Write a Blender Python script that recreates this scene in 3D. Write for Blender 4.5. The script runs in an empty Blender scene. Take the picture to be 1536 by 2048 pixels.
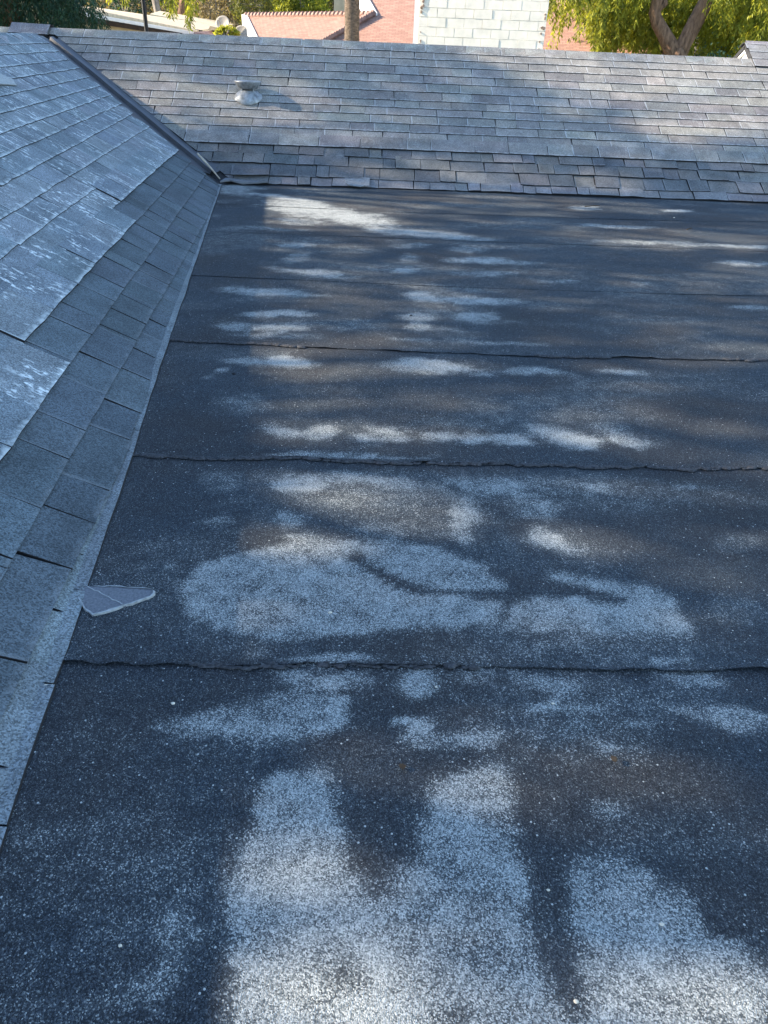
import bpy, math, random
import numpy as np
from mathutils import Vector, Matrix

rng = np.random.default_rng(11)
random.seed(11)
scene = bpy.context.scene
col = scene.collection

# ---------------------------------------------------------------- camera
CAM = Vector((0, 0, 1.05))
CF = Vector((0.039562, 0.843918, -0.535011))
CR = Vector((0.999031, -0.023085, 0.03746))
CU = Vector((-0.019263, 0.535975, 0.844014))
cd = bpy.data.cameras.new('camera')
cd.sensor_fit = 'VERTICAL'; cd.sensor_height = 36; cd.sensor_width = 27
cd.lens = 1479 / 2048 * 36
cd.clip_start = 0.05; cd.clip_end = 3000
cam = bpy.data.objects.new('camera', cd); col.objects.link(cam)
m = Matrix.Identity(4)
for i in range(3):
    m[i][0], m[i][1], m[i][2], m[i][3] = CR[i], CU[i], -CF[i], CAM[i]
cam.matrix_world = m
scene.camera = cam

# ---------------------------------------------------------------- light
SUN = Vector((-0.90, 0.07, 0.426)).normalized()      # towards the sun
w = bpy.data.worlds.new('World'); scene.world = w; w.use_nodes = True
nt = w.node_tree
bg = nt.nodes['Background']
sky = nt.nodes.new('ShaderNodeTexSky'); sky.sky_type = 'NISHITA'; sky.sun_disc = False
sky.sun_elevation = math.asin(SUN.z)
sky.sun_rotation = math.atan2(SUN.x, SUN.y) % (2 * math.pi)
sky.altitude = 100; sky.air_density = 1.0; sky.dust_density = 0.15; sky.ozone_density = 1.6
nt.links.new(sky.outputs[0], bg.inputs[0]); bg.inputs[1].default_value = 0.15
sd = bpy.data.lights.new('sun', 'SUN'); sd.energy = 5.0; sd.angle = math.radians(0.53); sd.color = (1.0, 0.84, 0.64)
so = bpy.data.objects.new('sun', sd); col.objects.link(so)
so.rotation_euler = SUN.to_track_quat('Z', 'Y').to_euler()
so.location = SUN * 30
vs = scene.view_settings
vs.view_transform = 'Standard'; vs.look = 'None'; vs.gamma = 1; vs.use_curve_mapping = False
vs.exposure = 1.8

# ---------------------------------------------------------------- measured layout (metres, roof coordinates)
XE, AL, TL = -0.4773, -0.10578, 0.53033       # eave of the side slope: x at y=0, skew, pitch
YE, TR, VR = 6.8435, 0.53094, 2.0606          # eave of the far slope: y, pitch, slope length
WEAR = [
    (-1.028,6.546,0.197,-0.11,0.032,-0.259,0.5), (-0.955,6.757,0.179,-0.103,0.016,-0.15,0.35), (-0.453,5.917,0.333,-0.09,0.017,-0.296,0.6), (-0.638,6.292,0.247,-0.137,0.006,-0.088,0.7),
    (-0.002,5.474,0.296,-0.102,-0.004,-0.241,0.62), (-0.256,5.678,0.399,-0.105,0.006,-0.221,0.5), (0.494,5.097,0.261,-0.043,-0.012,-0.122,0.55), (0.232,5.148,0.198,-0.033,-0.007,-0.14,0.5),
    (0.685,5.021,0.259,-0.022,-0.011,-0.09,0.45), (-0.415,5.38,0.189,-0.016,0.008,-0.134,0.4), (-0.591,5.106,0.359,-0.001,0.008,-0.076,0.3), (-0.394,4.68,0.156,0.023,0.007,-0.091,0.55),
    (-0.369,4.352,0.12,0.089,0.017,-0.147,0.35), (-0.21,4.032,0.215,-0.059,0.002,-0.081,0.5), (-0.347,4.076,0.163,-0.023,0.003,-0.051,0.35), (0.264,4.142,0.1,0.012,-0.003,-0.064,0.65),
    (0.279,4.437,0.074,0.01,-0.006,-0.12,0.3), (0.311,4.756,0.125,0.018,-0.005,-0.095,0.3), (0.68,4.717,0.142,0.02,-0.015,-0.12,0.35), (0.678,4.452,0.18,0.024,-0.009,-0.073,0.45),
    (0.667,4.149,0.198,0.024,-0.01,-0.075,0.4), (0.819,4.412,0.293,-0.002,-0.012,-0.072,0.45), (-0.424,3.652,0.265,-0.02,0.005,-0.06,0.62), (0.327,3.648,0.116,-0.03,-0.01,-0.103,0.62),
    (0.559,3.621,0.146,-0.02,-0.01,-0.068,0.55), (0.72,3.62,0.152,0.016,-0.008,-0.051,0.4), (-0.366,3.309,0.16,0.015,0.005,-0.051,0.68), (-0.531,3.134,0.095,0.009,0.011,-0.072,0.5),
    (-0.326,3.126,0.128,0.011,0.007,-0.079,0.55), (0.292,3.315,0.08,0.008,-0.006,-0.087,0.55), (0.539,3.368,0.09,0.009,-0.012,-0.098,0.55), (0.292,3.161,0.088,0.008,-0.004,-0.061,0.5),
    (0.423,3.152,0.089,0.008,-0.004,-0.04,0.3), (-0.368,3.012,0.187,-0.004,0.004,-0.043,0.35), (-0.035,3.118,0.129,-0.009,-0.0,-0.033,0.3), (-0.445,2.72,0.077,-0.005,0.006,-0.052,0.6),
    (-0.296,2.731,0.112,-0.002,0.005,-0.063,0.75), (0.284,2.707,0.184,-0.021,-0.008,-0.078,0.72), (0.225,2.759,0.098,-0.007,-0.004,-0.049,0.4), (0.67,2.707,0.16,-0.003,-0.009,-0.042,0.5),
    (1.037,2.718,0.14,-0.01,-0.014,-0.043,0.5), (0.343,2.992,0.315,-0.006,-0.002,-0.018,0.35), (0.681,2.989,0.213,0.007,-0.005,-0.025,0.35), (-0.395,2.316,0.1,0.006,0.011,-0.081,0.22),
    (-0.242,2.125,0.093,-0.045,-0.001,-0.049,0.55), (-0.114,2.111,0.06,0.003,0.003,-0.064,0.62), (0.036,2.079,0.059,-0.008,-0.001,-0.031,0.55), (0.1,2.121,0.075,-0.026,-0.005,-0.049,0.5),
    (0.254,2.108,0.057,-0.008,-0.006,-0.046,0.55), (0.352,2.092,0.061,0.003,-0.005,-0.039,0.55), (0.465,2.098,0.089,0.005,-0.006,-0.039,0.6), (0.518,2.082,0.042,0.002,-0.003,-0.017,0.7),
    (0.886,2.119,0.081,-0.047,-0.021,-0.049,0.35), (0.884,2.084,0.062,-0.017,-0.009,-0.024,0.45), (0.86,2.209,0.075,-0.029,-0.017,-0.046,0.2), (-0.032,1.963,0.254,0.003,0.0,-0.016,0.45),
    (-0.169,1.803,0.077,0.003,0.004,-0.056,0.72), (-0.03,1.837,0.1,-0.01,-0.001,-0.046,0.5), (0.112,1.812,0.082,-0.008,-0.003,-0.045,0.45), (0.39,1.806,0.127,-0.012,-0.008,-0.045,0.45),
    (0.691,1.829,0.058,-0.01,-0.009,-0.029,0.5), (0.962,1.829,0.075,0.003,-0.013,-0.035,0.3), (-0.365,1.809,0.083,0.003,0.008,-0.05,0.25), (-0.312,1.553,0.037,0.001,0.002,-0.011,0.25),
    (-0.346,1.603,0.051,0.002,0.005,-0.033,0.22), (-0.167,1.609,0.051,0.002,0.003,-0.038,0.45), (-0.135,1.53,0.05,0.002,0.002,-0.022,0.5), (0.29,1.642,0.038,-0.011,-0.023,-0.109,0.45),
    (0.287,1.544,0.023,0.001,-0.004,-0.032,0.4), (0.481,1.566,0.044,-0.027,-0.015,-0.04,0.6), (0.479,1.709,0.068,-0.051,-0.028,-0.074,0.35), (0.53,1.513,0.059,-0.017,-0.011,-0.033,0.4),
    (0.078,1.571,0.064,0.002,-0.001,-0.034,0.25), (0.874,1.273,0.07,0.002,-0.023,-0.053,0.22), (-0.187,1.124,0.04,0.001,0.002,-0.02,0.3), (-0.044,1.103,0.096,0.002,0.001,-0.017,0.55),
    (-0.081,1.052,0.064,-0.008,-0.0,-0.027,0.62), (-0.003,1.047,0.049,0.001,0.0,-0.023,0.4), (0.134,1.037,0.041,0.001,-0.002,-0.037,0.5), (-0.208,0.926,0.044,-0.007,0.0,-0.013,0.4),
    (0.118,0.943,0.042,-0.003,-0.002,-0.014,0.7), (0.145,0.909,0.053,0.0,-0.002,-0.023,0.45), (0.224,0.904,0.045,0.0,-0.003,-0.023,0.5), (0.4,1.04,0.076,-0.006,-0.007,-0.024,0.4),
    (0.397,0.983,0.086,-0.003,-0.003,-0.013,0.45), (0.689,1.055,0.071,-0.014,-0.011,-0.023,0.62), (0.657,1.101,0.048,0.001,-0.005,-0.013,0.45), (0.719,0.958,0.08,-0.01,-0.015,-0.03,0.55),
    (0.636,0.976,0.039,0.0,-0.004,-0.01,0.3), (0.531,0.947,0.036,0.0,-0.003,-0.01,0.4), (0.254,1.06,0.03,0.0,-0.004,-0.028,0.25), (0.459,0.888,0.028,-0.016,-0.006,-0.01,0.4),
    (0.41,0.916,0.037,0.0,-0.002,-0.009,0.25), (-0.123,0.812,0.028,0.0,0.001,-0.012,0.55), (-0.234,0.56,0.039,-0.007,0.001,-0.032,0.38), (-0.245,0.501,0.052,-0.0,0.006,-0.025,0.28),
    (-0.282,0.471,0.057,-0.0,0.006,-0.023,0.28), (0.425,0.755,0.046,-0.007,-0.007,-0.017,0.36), (0.215,0.763,0.041,0.0,-0.002,-0.011,0.3), (0.176,0.639,0.038,-0.0,-0.001,-0.007,0.45),
    (1.836,5.568,0.329,0.0,-0.022,-0.072,0.5), (2.576,6.287,0.132,0.001,-0.025,-0.068,0.8), (1.796,6.269,0.162,0.001,-0.023,-0.089,0.5), (2.091,5.056,0.64,-0.002,-0.028,-0.076,0.42),
    (2.534,5.063,0.272,-0.001,-0.027,-0.061,0.4), (2.358,4.588,0.187,-0.001,-0.029,-0.065,0.5), (1.969,3.656,0.128,-0.002,-0.024,-0.053,0.4), (1.557,4.039,0.11,-0.001,-0.014,-0.041,0.3),
    (1.062,4.042,0.164,-0.002,-0.009,-0.041,0.35), (1.48,3.061,0.296,0.024,-0.063,-0.162,0.14), (0.992,1.544,0.08,0.002,-0.022,-0.05,0.2), (-1.042,5.458,0.1,0.018,0.015,-0.085,0.2),
    (-0.51,2.612,0.018,0.001,0.004,-0.024,0.5), (-0.313,1.4,0.009,0.0,0.002,-0.012,0.4), (-0.423,1.401,0.008,0.0,0.004,-0.017,0.45), (-0.604,1.336,0.022,-0.011,0.001,-0.01,0.35),
    (-0.535,2.547,0.025,0.002,0.003,-0.019,0.25), (0.124,1.737,0.465,0.018,-0.009,-0.211,0.16), (0.425,0.977,0.316,0.004,-0.024,-0.1,0.13), (-0.025,2.475,0.425,0.027,0.005,-0.313,0.11),
    (0.469,2.177,0.547,0.029,-0.023,-0.149,0.14), (-0.06,0.7,0.177,0.0,0.007,-0.11,0.14), (0.107,3.81,0.758,0.084,-0.01,-0.544,0.1), (0.422,1.476,0.374,0.011,-0.02,-0.106,0.14),
    (0.197,1.089,0.405,0.006,-0.006,-0.057,0.12),
]
DARK = [
    (0.085,1.362,0.073,-0.052,-0.006,-0.019,0.8), (0.219,1.31,0.102,-0.006,-0.002,-0.014,0.7), (0.327,1.245,0.011,0.0,-0.009,-0.054,0.7), (0.509,1.321,0.099,-0.018,-0.005,-0.016,0.6),
    (-0.001,0.493,0.029,-0.005,-0.002,-0.015,0.55), (0.138,0.45,0.032,-0.0,-0.001,-0.01,0.5), (-0.22,1.314,0.016,0.0,0.001,-0.011,0.6), (0.037,0.724,0.035,0.004,0.008,-0.097,0.55),
    (0.273,0.569,0.016,0.003,0.001,-0.103,0.45), (-0.172,0.498,0.026,-0.004,-0.001,-0.036,0.5),
]
LIT = [
    (-0.264,5.865,0.698,-0.062,0.025,-0.733,1), (0.902,6.207,0.856,-0.078,-0.077,-0.563,0.55), (2.076,5.206,0.869,-0.075,-0.127,-0.353,0.7), (-0.211,2.571,0.163,0.011,0.021,-0.285,0.55),
    (0.011,2.462,0.337,0.022,0.001,-0.223,0.4), (1.532,3.08,0.411,0.034,-0.118,-0.293,0.55), (0.98,2.215,0.36,0.019,-0.076,-0.231,0.35), (-0.095,1.727,0.175,0.007,0.01,-0.195,0.6),
    (0.119,1.628,0.197,0.007,-0.006,-0.145,0.5), (0.289,1.619,0.079,0.003,-0.014,-0.12,0.9), (0.483,1.575,0.079,0.003,-0.017,-0.084,1), (0.553,1.502,0.191,0.006,-0.027,-0.109,0.4),
    (0.018,0.835,0.094,0.001,0.0,-0.072,0.2), (-0.027,0.485,0.124,-0.001,0.003,-0.067,0.85), (0.164,0.427,0.113,-0.001,-0.006,-0.05,0.6), (0.504,0.46,0.146,-0.001,-0.028,-0.065,0.9),
    (0.135,0.608,0.088,-0.0,-0.006,-0.067,0.25), (-0.326,3.128,0.149,0.013,0.01,-0.105,0.7), (0.054,3.579,0.461,0.032,-0.015,-2.076,0.22), (0.317,6.393,2.251,0.015,-0.026,-0.547,0.5),
    (2.159,4.207,0.485,0.057,-0.193,-0.441,0.25),
]
RLIT = [
    (3.492,1.445,1.394,0.091,-0.166,-0.771,1), (2.565,1.779,1.155,0.08,-0.055,-0.361,0.85), (1.844,1.987,1.158,0.083,-0.019,-0.18,0.75), (-1.806,1.084,0.761,0.05,0.076,-0.571,0.6),
    (-0.754,1.003,0.68,0.043,0.031,-0.497,0.55), (-0.016,0.551,0.801,0.047,0.003,-0.235,0.35), (0.775,0.201,0.967,0.053,-0.008,-0.18,0.55), (1.871,0.131,0.668,0.036,-0.015,-0.128,0.5),
    (-0.613,1.827,1.439,0.104,0.01,-0.198,0.25),
]
POLY = [([(-0.367,1.297),(-0.36,1.408),(-0.296,1.446),(-0.181,1.485),(-0.085,1.52),(0.015,1.497),(-0.021,1.418),(0.062,1.377),(0.106,1.322),(0.15,1.296),(0.321,1.3),(0.315,1.194),(0.154,1.188),(-0.068,1.174),(-0.171,1.169),(-0.278,1.19),(-0.339,1.237)],0.62),
    ([(0.008,1.501),(0.114,1.516),(0.211,1.476),(0.301,1.407),(0.327,1.34),(0.22,1.319),(0.152,1.327),(0.062,1.39)],0.55),
    ([(0.343,1.287),(0.446,1.301),(0.593,1.292),(0.642,1.302),(0.571,1.337),(0.458,1.381),(0.582,1.379),(0.684,1.358),(0.727,1.313),(0.738,1.218),(0.72,1.186),(0.53,1.185),(0.328,1.191)],0.6),
    ([(-0.362,0.935),(-0.234,0.973),(-0.116,1.008),(-0.021,0.997),(-0.009,0.942),(-0.027,0.901),(-0.125,0.898),(-0.205,0.899),(-0.304,0.913)],0.52),
    ([(0.583,2.201),(0.661,2.19),(0.728,2.153),(0.791,2.103),(0.758,2.046),(0.677,2.049),(0.613,2.108)],0.7),
    ([(-0.149,0.8),(-0.084,0.826),(-0.033,0.811),(-0.014,0.735),(-0.005,0.683),(0.018,0.635),(0.046,0.534),(0.069,0.415),(-0.128,0.416),(-0.151,0.535),(-0.162,0.605),(-0.152,0.7)],0.66),
    ([(0.128,0.812),(0.173,0.843),(0.252,0.843),(0.264,0.812),(0.247,0.683),(0.267,0.604),(0.281,0.501),(0.293,0.413),(0.007,0.415),(0.033,0.568),(0.071,0.65),(0.117,0.667)],0.62),
    ([(0.337,0.667),(0.39,0.675),(0.458,0.642),(0.495,0.596),(0.5,0.553),(0.592,0.502),(0.547,0.411),(0.319,0.413),(0.33,0.533),(0.326,0.604)],0.62)]
SEAM = [[(-0.585,1.083),(-0.459,1.081),(-0.182,1.083),(-0.028,1.083),(0.163,1.082),(0.361,1.081),(0.561,1.081),(0.852,1.089)],
    [(-0.649,1.952),(-0.459,1.943),(-0.208,1.926),(0.084,1.931),(0.38,1.935),(0.952,1.945),(1.259,1.952)],
    [(-0.783,2.928),(-0.64,2.916),(-0.345,2.893),(0.105,2.854),(0.509,2.875),(0.992,2.878),(1.702,2.892)],
    [(-0.827,3.926),(-0.083,3.869),(0.136,3.848),(0.645,3.868),(1.271,3.872),(2.162,3.868)],
    [(-0.43,4.965),(0.115,4.933),(0.758,4.93),(1.884,4.94),(2.656,4.917)],
    [(-1.057,5.907),(-0.089,5.814),(0.931,5.847),(2.118,5.818),(3.153,5.969)],
    [(-1.23,6.957),(-0.423,6.848),(0.146,6.818),(1.06,6.775),(2.062,6.75),(3.597,6.913)]]
SHARD = [(-0.622, 1.308), (-0.592, 1.316), (-0.532, 1.317), (-0.453, 1.312), (-0.438, 1.302), (-0.444, 1.284), (-0.492, 1.251), (-0.551, 1.218), (-0.571, 1.237)]

# ---------------------------------------------------------------- helpers
def tag(o, label=None, cat=None, group=None, kind=None):
    if label: o['label'] = label
    if cat: o['category'] = cat
    if group: o['group'] = group
    if kind: o['kind'] = kind
    return o
def empty(name, loc=(0, 0, 0)):
    o = bpy.data.objects.new(name, None); o.location = loc; col.objects.link(o); return o
def link(o, parent=None):
    col.objects.link(o)
    if parent is not None:
        o.parent = parent
        o.matrix_parent_inverse = Matrix.Translation(-root_loc(parent))
    return o
def root_loc(o):
    return Vector(o.location) if o.type == 'EMPTY' else Vector((0, 0, 0))
class MB:
    def __init__(s): s.v = []; s.f = []; s.m = []; s.att = []
    def quad(s, pts, mi=0):
        n = len(s.v); s.v += [tuple(p) for p in pts]; s.f.append(tuple(range(n, n + len(pts)))); s.m.append(mi); return s
    def box(s, lo, hi, mi=0, M=None):
        x0, y0, z0 = lo; x1, y1, z1 = hi
        P = [Vector(p) for p in ((x0,y0,z0),(x1,y0,z0),(x1,y1,z0),(x0,y1,z0),(x0,y0,z1),(x1,y0,z1),(x1,y1,z1),(x0,y1,z1))]
        if M is not None: P = [M @ p for p in P]
        n = len(s.v); s.v += [tuple(p) for p in P]
        for f in ((0,3,2,1),(4,5,6,7),(0,1,5,4),(1,2,6,5),(2,3,7,6),(3,0,4,7)):
            s.f.append(tuple(n + i for i in f)); s.m.append(mi)
        return s
    def prism(s, poly, d, mi=0):
        """polygon (3D) extruded by vector d"""
        n = len(s.v); k = len(poly); d = Vector(d)
        s.v += [tuple(p) for p in poly] + [tuple(Vector(p) + d) for p in poly]
        s.f.append(tuple(range(n, n + k))); s.m.append(mi)
        s.f.append(tuple(range(n + 2 * k - 1, n + k - 1, -1))); s.m.append(mi)
        for i in range(k):
            j = (i + 1) % k
            s.f.append((n + j, n + i, n + k + i, n + k + j)); s.m.append(mi)
        return s
    def tube(s, path, radii, seg=8, mi=0, cap=True, wob=0.0):
        path = [Vector(p) for p in path]; rings = []
        for i, p in enumerate(path):
            t = (path[min(i + 1, len(path) - 1)] - path[max(i - 1, 0)]).normalized()
            a = t.cross(Vector((0, 1, 0.13))).normalized(); b = t.cross(a)
            r = radii[i] if hasattr(radii, '__len__') else radii
            n = len(s.v); ring = []
            for k in range(seg):
                an = 2 * math.pi * k / seg
                rr = r * (1 + wob * (random.random() - .5))
                s.v.append(tuple(p + (a * math.cos(an) + b * math.sin(an)) * rr)); ring.append(n + k)
            rings.append(ring)
        for A, B in zip(rings, rings[1:]):
            for k in range(seg):
                j = (k + 1) % seg
                s.f.append((A[k], A[j], B[j], B[k])); s.m.append(mi)
        if cap:
            s.f.append(tuple(rings[0][::-1])); s.m.append(mi); s.f.append(tuple(rings[-1])); s.m.append(mi)
        return s
    def build(s, name, mats, parent=None, smooth=False):
        me = bpy.data.meshes.new(name); me.from_pydata(s.v, [], s.f)
        for mt in (mats if isinstance(mats, (list, tuple)) else [mats]): me.materials.append(mt)
        me.polygons.foreach_set('material_index', s.m)
        if smooth: me.polygons.foreach_set('use_smooth', [True] * len(s.f))
        if s.att:
            a = me.attributes.new('tab', 'FLOAT_VECTOR', 'POINT'); a.data.foreach_set('vector', np.array(s.att, 'f').ravel())
        me.update()
        return link(bpy.data.objects.new(name, me), parent)

def hash2(ix, iy, seed):
    h = (ix.astype(np.int64) * 374761393 + iy.astype(np.int64) * 668265263 + seed * 974634777) & 0xffffffff
    h = ((h ^ (h >> 13)) * 1274126177) & 0xffffffff
    return ((h ^ (h >> 16)) & 0xffffff) / float(0xffffff)
def vnoise(x, y, seed=0):
    x = np.asarray(x, float); y = np.asarray(y, float)
    ix = np.floor(x); iy = np.floor(y); fx = x - ix; fy = y - iy
    fx = fx * fx * (3 - 2 * fx); fy = fy * fy * (3 - 2 * fy)
    ix = ix.astype(np.int64); iy = iy.astype(np.int64)
    a = hash2(ix, iy, seed); b = hash2(ix + 1, iy, seed); c = hash2(ix, iy + 1, seed); d = hash2(ix + 1, iy + 1, seed)
    return (a * (1 - fx) + b * fx) * (1 - fy) + (c * (1 - fx) + d * fx) * fy
def fbm(x, y, seed=0, o=4):
    r = 0; a = .5; t = 0
    for i in range(o):
        r = r + a * vnoise(np.asarray(x) * 2 ** i, np.asarray(y) * 2 ** i, seed + i); t += a; a *= .5
    return r / t
def sstep(a, b, x):
    t = np.clip((x - a) / (b - a), 0, 1); return t * t * (3 - 2 * t)
def ray(px, py):
    return CF + CR * ((px - 768) / 1479) - CU * ((py - 1024) / 1479)
def at(px, py, Y):
    d = ray(px, py); return CAM + d * (Y / d.y)
def on_plane(px, py, p0, n):
    d = ray(px, py); return CAM + d * ((Vector(p0) - CAM).dot(n) / d.dot(n))

# ---------------------------------------------------------------- materials
def newmat(name):
    mt = bpy.data.materials.new(name); mt.use_nodes = True
    n = mt.node_tree; b = n.nodes['Principled BSDF']; b.inputs['Specular IOR Level'].default_value = 0.3
    return mt, n, b
class NT:
    def __init__(s, n): s.n = n; s.k = n.nodes; s.l = n.links
    def new(s, t, **kw):
        o = s.k.new(t)
        for a, b in kw.items(): setattr(o, a, b)
        return o
    def put(s, sock, v):
        if hasattr(v, 'is_output'): s.l.new(v, sock)
        else: sock.default_value = v
    def math(s, op, a, b=0.0, c=0.0, clamp=False):
        o = s.new('ShaderNodeMath', operation=op, use_clamp=clamp)
        s.put(o.inputs[0], a); s.put(o.inputs[1], b); s.put(o.inputs[2], c); return o.outputs[0]
    def mix(s, f, a, b, mode='MIX'):
        o = s.new('ShaderNodeMix', data_type='RGBA', blend_type=mode)
        s.put(o.inputs[0], f); s.put(o.inputs[6], a); s.put(o.inputs[7], b); return o.outputs[2]
    def noise(s, vec, scale, detail=3, rough=.55):
        o = s.new('ShaderNodeTexNoise'); s.put(o.inputs['Vector'], vec); o.inputs['Scale'].default_value = scale
        o.inputs['Detail'].default_value = detail; o.inputs['Roughness'].default_value = rough; return o.outputs[0]
    def voro(s, vec, scale):
        o = s.new('ShaderNodeTexVoronoi'); s.put(o.inputs['Vector'], vec); o.inputs['Scale'].default_value = scale; return o
    def coord(s, which='Object'): return s.new('ShaderNodeTexCoord').outputs[which]
    def geo(s): return s.new('ShaderNodeNewGeometry').outputs['Position']
    def mapr(s, v, a, b, c=0.0, d=1.0):
        o = s.new('ShaderNodeMapRange'); s.put(o.inputs[0], v)
        for i, q in enumerate((a, b, c, d)): s.put(o.inputs[i + 1], q)
        return o.outputs[0]
    def bump(s, h, strength, dist, bsdf):
        o = s.new('ShaderNodeBump'); o.inputs['Strength'].default_value = strength; o.inputs['Distance'].default_value = dist
        s.l.new(h, o.inputs['Height']); s.l.new(o.outputs[0], bsdf.inputs['Normal'])
    def scale(s, v, sc):
        o = s.new('ShaderNodeMapping'); s.l.new(v, o.inputs[0]); o.inputs['Scale'].default_value = sc; return o.outputs[0]
def rgba(c): return (c[0], c[1], c[2], 1)

def mat_cap():
    mt, n, b = newmat('mineral_cap_sheet'); t = NT(n)
    p = t.geo()
    at_ = t.new('ShaderNodeAttribute', attribute_name='wear'); wear = at_.outputs['Fac']
    v1 = t.voro(p, 540); s1 = t.new('ShaderNodeSeparateColor'); t.l.new(v1.outputs['Color'], s1.inputs[0])
    r1, r2 = s1.outputs[0], s1.outputs[1]
    clump = t.noise(p, 170, 2)
    br = t.noise(p, 22, 4)
    e = t.math('MULTIPLY', wear, t.math('SUBTRACT', 1.25, wear))
    wv = t.math('ADD', wear, t.math('MULTIPLY', t.math('MULTIPLY', t.math('SUBTRACT', br, .5), 2.6), e))
    wv = t.math('MULTIPLY', wv, 1.0, clamp=True)
    # chance that a granule is pale
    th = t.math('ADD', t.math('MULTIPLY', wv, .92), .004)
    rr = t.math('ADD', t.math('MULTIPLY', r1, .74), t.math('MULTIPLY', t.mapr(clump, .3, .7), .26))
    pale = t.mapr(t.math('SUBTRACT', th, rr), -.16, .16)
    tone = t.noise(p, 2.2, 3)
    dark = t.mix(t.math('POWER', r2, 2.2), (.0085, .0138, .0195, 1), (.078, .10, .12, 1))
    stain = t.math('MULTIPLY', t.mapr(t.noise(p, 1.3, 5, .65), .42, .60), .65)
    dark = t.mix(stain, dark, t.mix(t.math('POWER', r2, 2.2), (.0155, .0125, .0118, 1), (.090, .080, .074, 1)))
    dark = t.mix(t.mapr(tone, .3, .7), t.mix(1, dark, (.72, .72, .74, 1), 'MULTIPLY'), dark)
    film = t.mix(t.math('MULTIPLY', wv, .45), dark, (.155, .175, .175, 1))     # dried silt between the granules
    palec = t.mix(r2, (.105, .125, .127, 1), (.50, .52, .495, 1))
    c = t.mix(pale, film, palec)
    # a few stray bright granules everywhere
    v2 = t.voro(p, 190); s2 = t.new('ShaderNodeSeparateColor'); t.l.new(v2.outputs['Color'], s2.inputs[0])
    stray = t.math('MULTIPLY', t.math('LESS_THAN', v2.outputs['Distance'], .34), t.math('GREATER_THAN', s2.outputs[0], .987))
    c = t.mix(stray, c, (.42, .44, .42, 1))
    t.l.new(c, b.inputs['Base Color']); b.inputs['Roughness'].default_value = .82
    b.inputs['Specular IOR Level'].default_value = .25
    h = t.math('ADD', t.math('MULTIPLY', v1.outputs['Distance'], -1.0), t.math('MULTIPLY', clump, .6))
    t.bump(h, .55, .0022, b)
    return mt
def mat_shingle(name, scuff=0.0, edge=0.5, edgecol=(.50, .52, .53), grain=1.0):
    mt, n, b = newmat(name); t = NT(n)
    p = t.geo()
    oi = t.new('ShaderNodeObjectInfo')
    tab = t.new('ShaderNodeAttribute', attribute_name='tab')
    sx = t.new('ShaderNodeSeparateXYZ'); t.l.new(tab.outputs['Vector'], sx.inputs[0])
    x, y, wd = sx.outputs
    v1 = t.voro(p, 330); s1 = t.new('ShaderNodeSeparateColor'); t.l.new(v1.outputs['Color'], s1.inputs[0])
    g = t.mapr(s1.outputs[0], 0, 1, 1 - .55 * grain, 1 + .55 * grain)
    blotch = t.mapr(t.noise(p, 7, 4), .3, .7, .78, 1.22)
    wn = t.new('ShaderNodeTexWhiteNoise', noise_dimensions='1D'); t.l.new(wd, wn.inputs['W'])
    gm = t.math('MULTIPLY', t.math('MULTIPLY', g, blotch), t.mapr(wn.outputs[0], 0, 1, 0.93, 1.07))
    cc = t.new('ShaderNodeCombineColor')
    for i in range(3): t.l.new(gm, cc.inputs[i])
    c = t.mix(1, oi.outputs['Color'], cc.outputs[0], 'MULTIPLY')
    fine = t.noise(p, 120, 2)
    # worn pale butt edge and joint edge
    if edge > 0:
        nb = t.noise(p, 26, 3)
        eb = t.mapr(y, .004, .020, 1, 0)
        es = t.mapr(x, .003, .012, 1, 0)
        pick = t.math('GREATER_THAN', oi.outputs['Random'], .52)
        f = t.math('MAXIMUM', t.math('MULTIPLY', eb, t.mapr(nb, .42, .6)), t.math('MULTIPLY', es, pick))
        c = t.mix(t.math('MULTIPLY', f, edge), c, rgba(edgecol))
    if scuff > 0:
        q = t.scale(tab.outputs['Vector'], (40, 13, 1))
        ad = t.new('ShaderNodeVectorMath', operation='ADD'); t.l.new(q, ad.inputs[0])
        sc = t.new('ShaderNodeVectorMath', operation='SCALE'); t.l.new(p, sc.inputs[0]); sc.inputs['Scale'].default_value = 7
        t.l.new(sc.outputs[0], ad.inputs[1])
        st = t.noise(ad.outputs[0], 1.0, 4, .7)
        big = t.mapr(t.noise(p, 4.2, 3), .45, .58)
        sf = t.math('MULTIPLY', t.mapr(st, .525, .575), big)
        sf = t.math('MULTIPLY', sf, t.mapr(t.noise(p, 55, 3), .44, .54))
        c = t.mix(t.math('MULTIPLY', sf, scuff), c, (.74, .79, .79, 1))
    t.l.new(c, b.inputs['Base Color']); b.inputs['Roughness'].default_value = .88
    h = t.math('ADD', t.math('MULTIPLY', v1.outputs['Distance'], -.7), t.math('MULTIPLY', fine, .9))
    t.bump(h, .5, .003, b)
    return mt
def mat_plain(name, c, rough=.6, metal=0.0, var=.25, sc=20, bump=0.0, spec=.3):
    mt, n, b = newmat(name); t = NT(n); p = t.coord()
    nz = t.noise(p, sc, 4)
    t.l.new(t.mix(t.mapr(nz, .3, .7), rgba([q * (1 - var) for q in c]), rgba([min(1, q * (1 + var)) for q in c])), b.inputs['Base Color'])
    b.inputs['Roughness'].default_value = rough; b.inputs['Metallic'].default_value = metal; b.inputs['Specular IOR Level'].default_value = spec
    if bump: t.bump(nz, .5, bump, b)
    return mt
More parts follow.
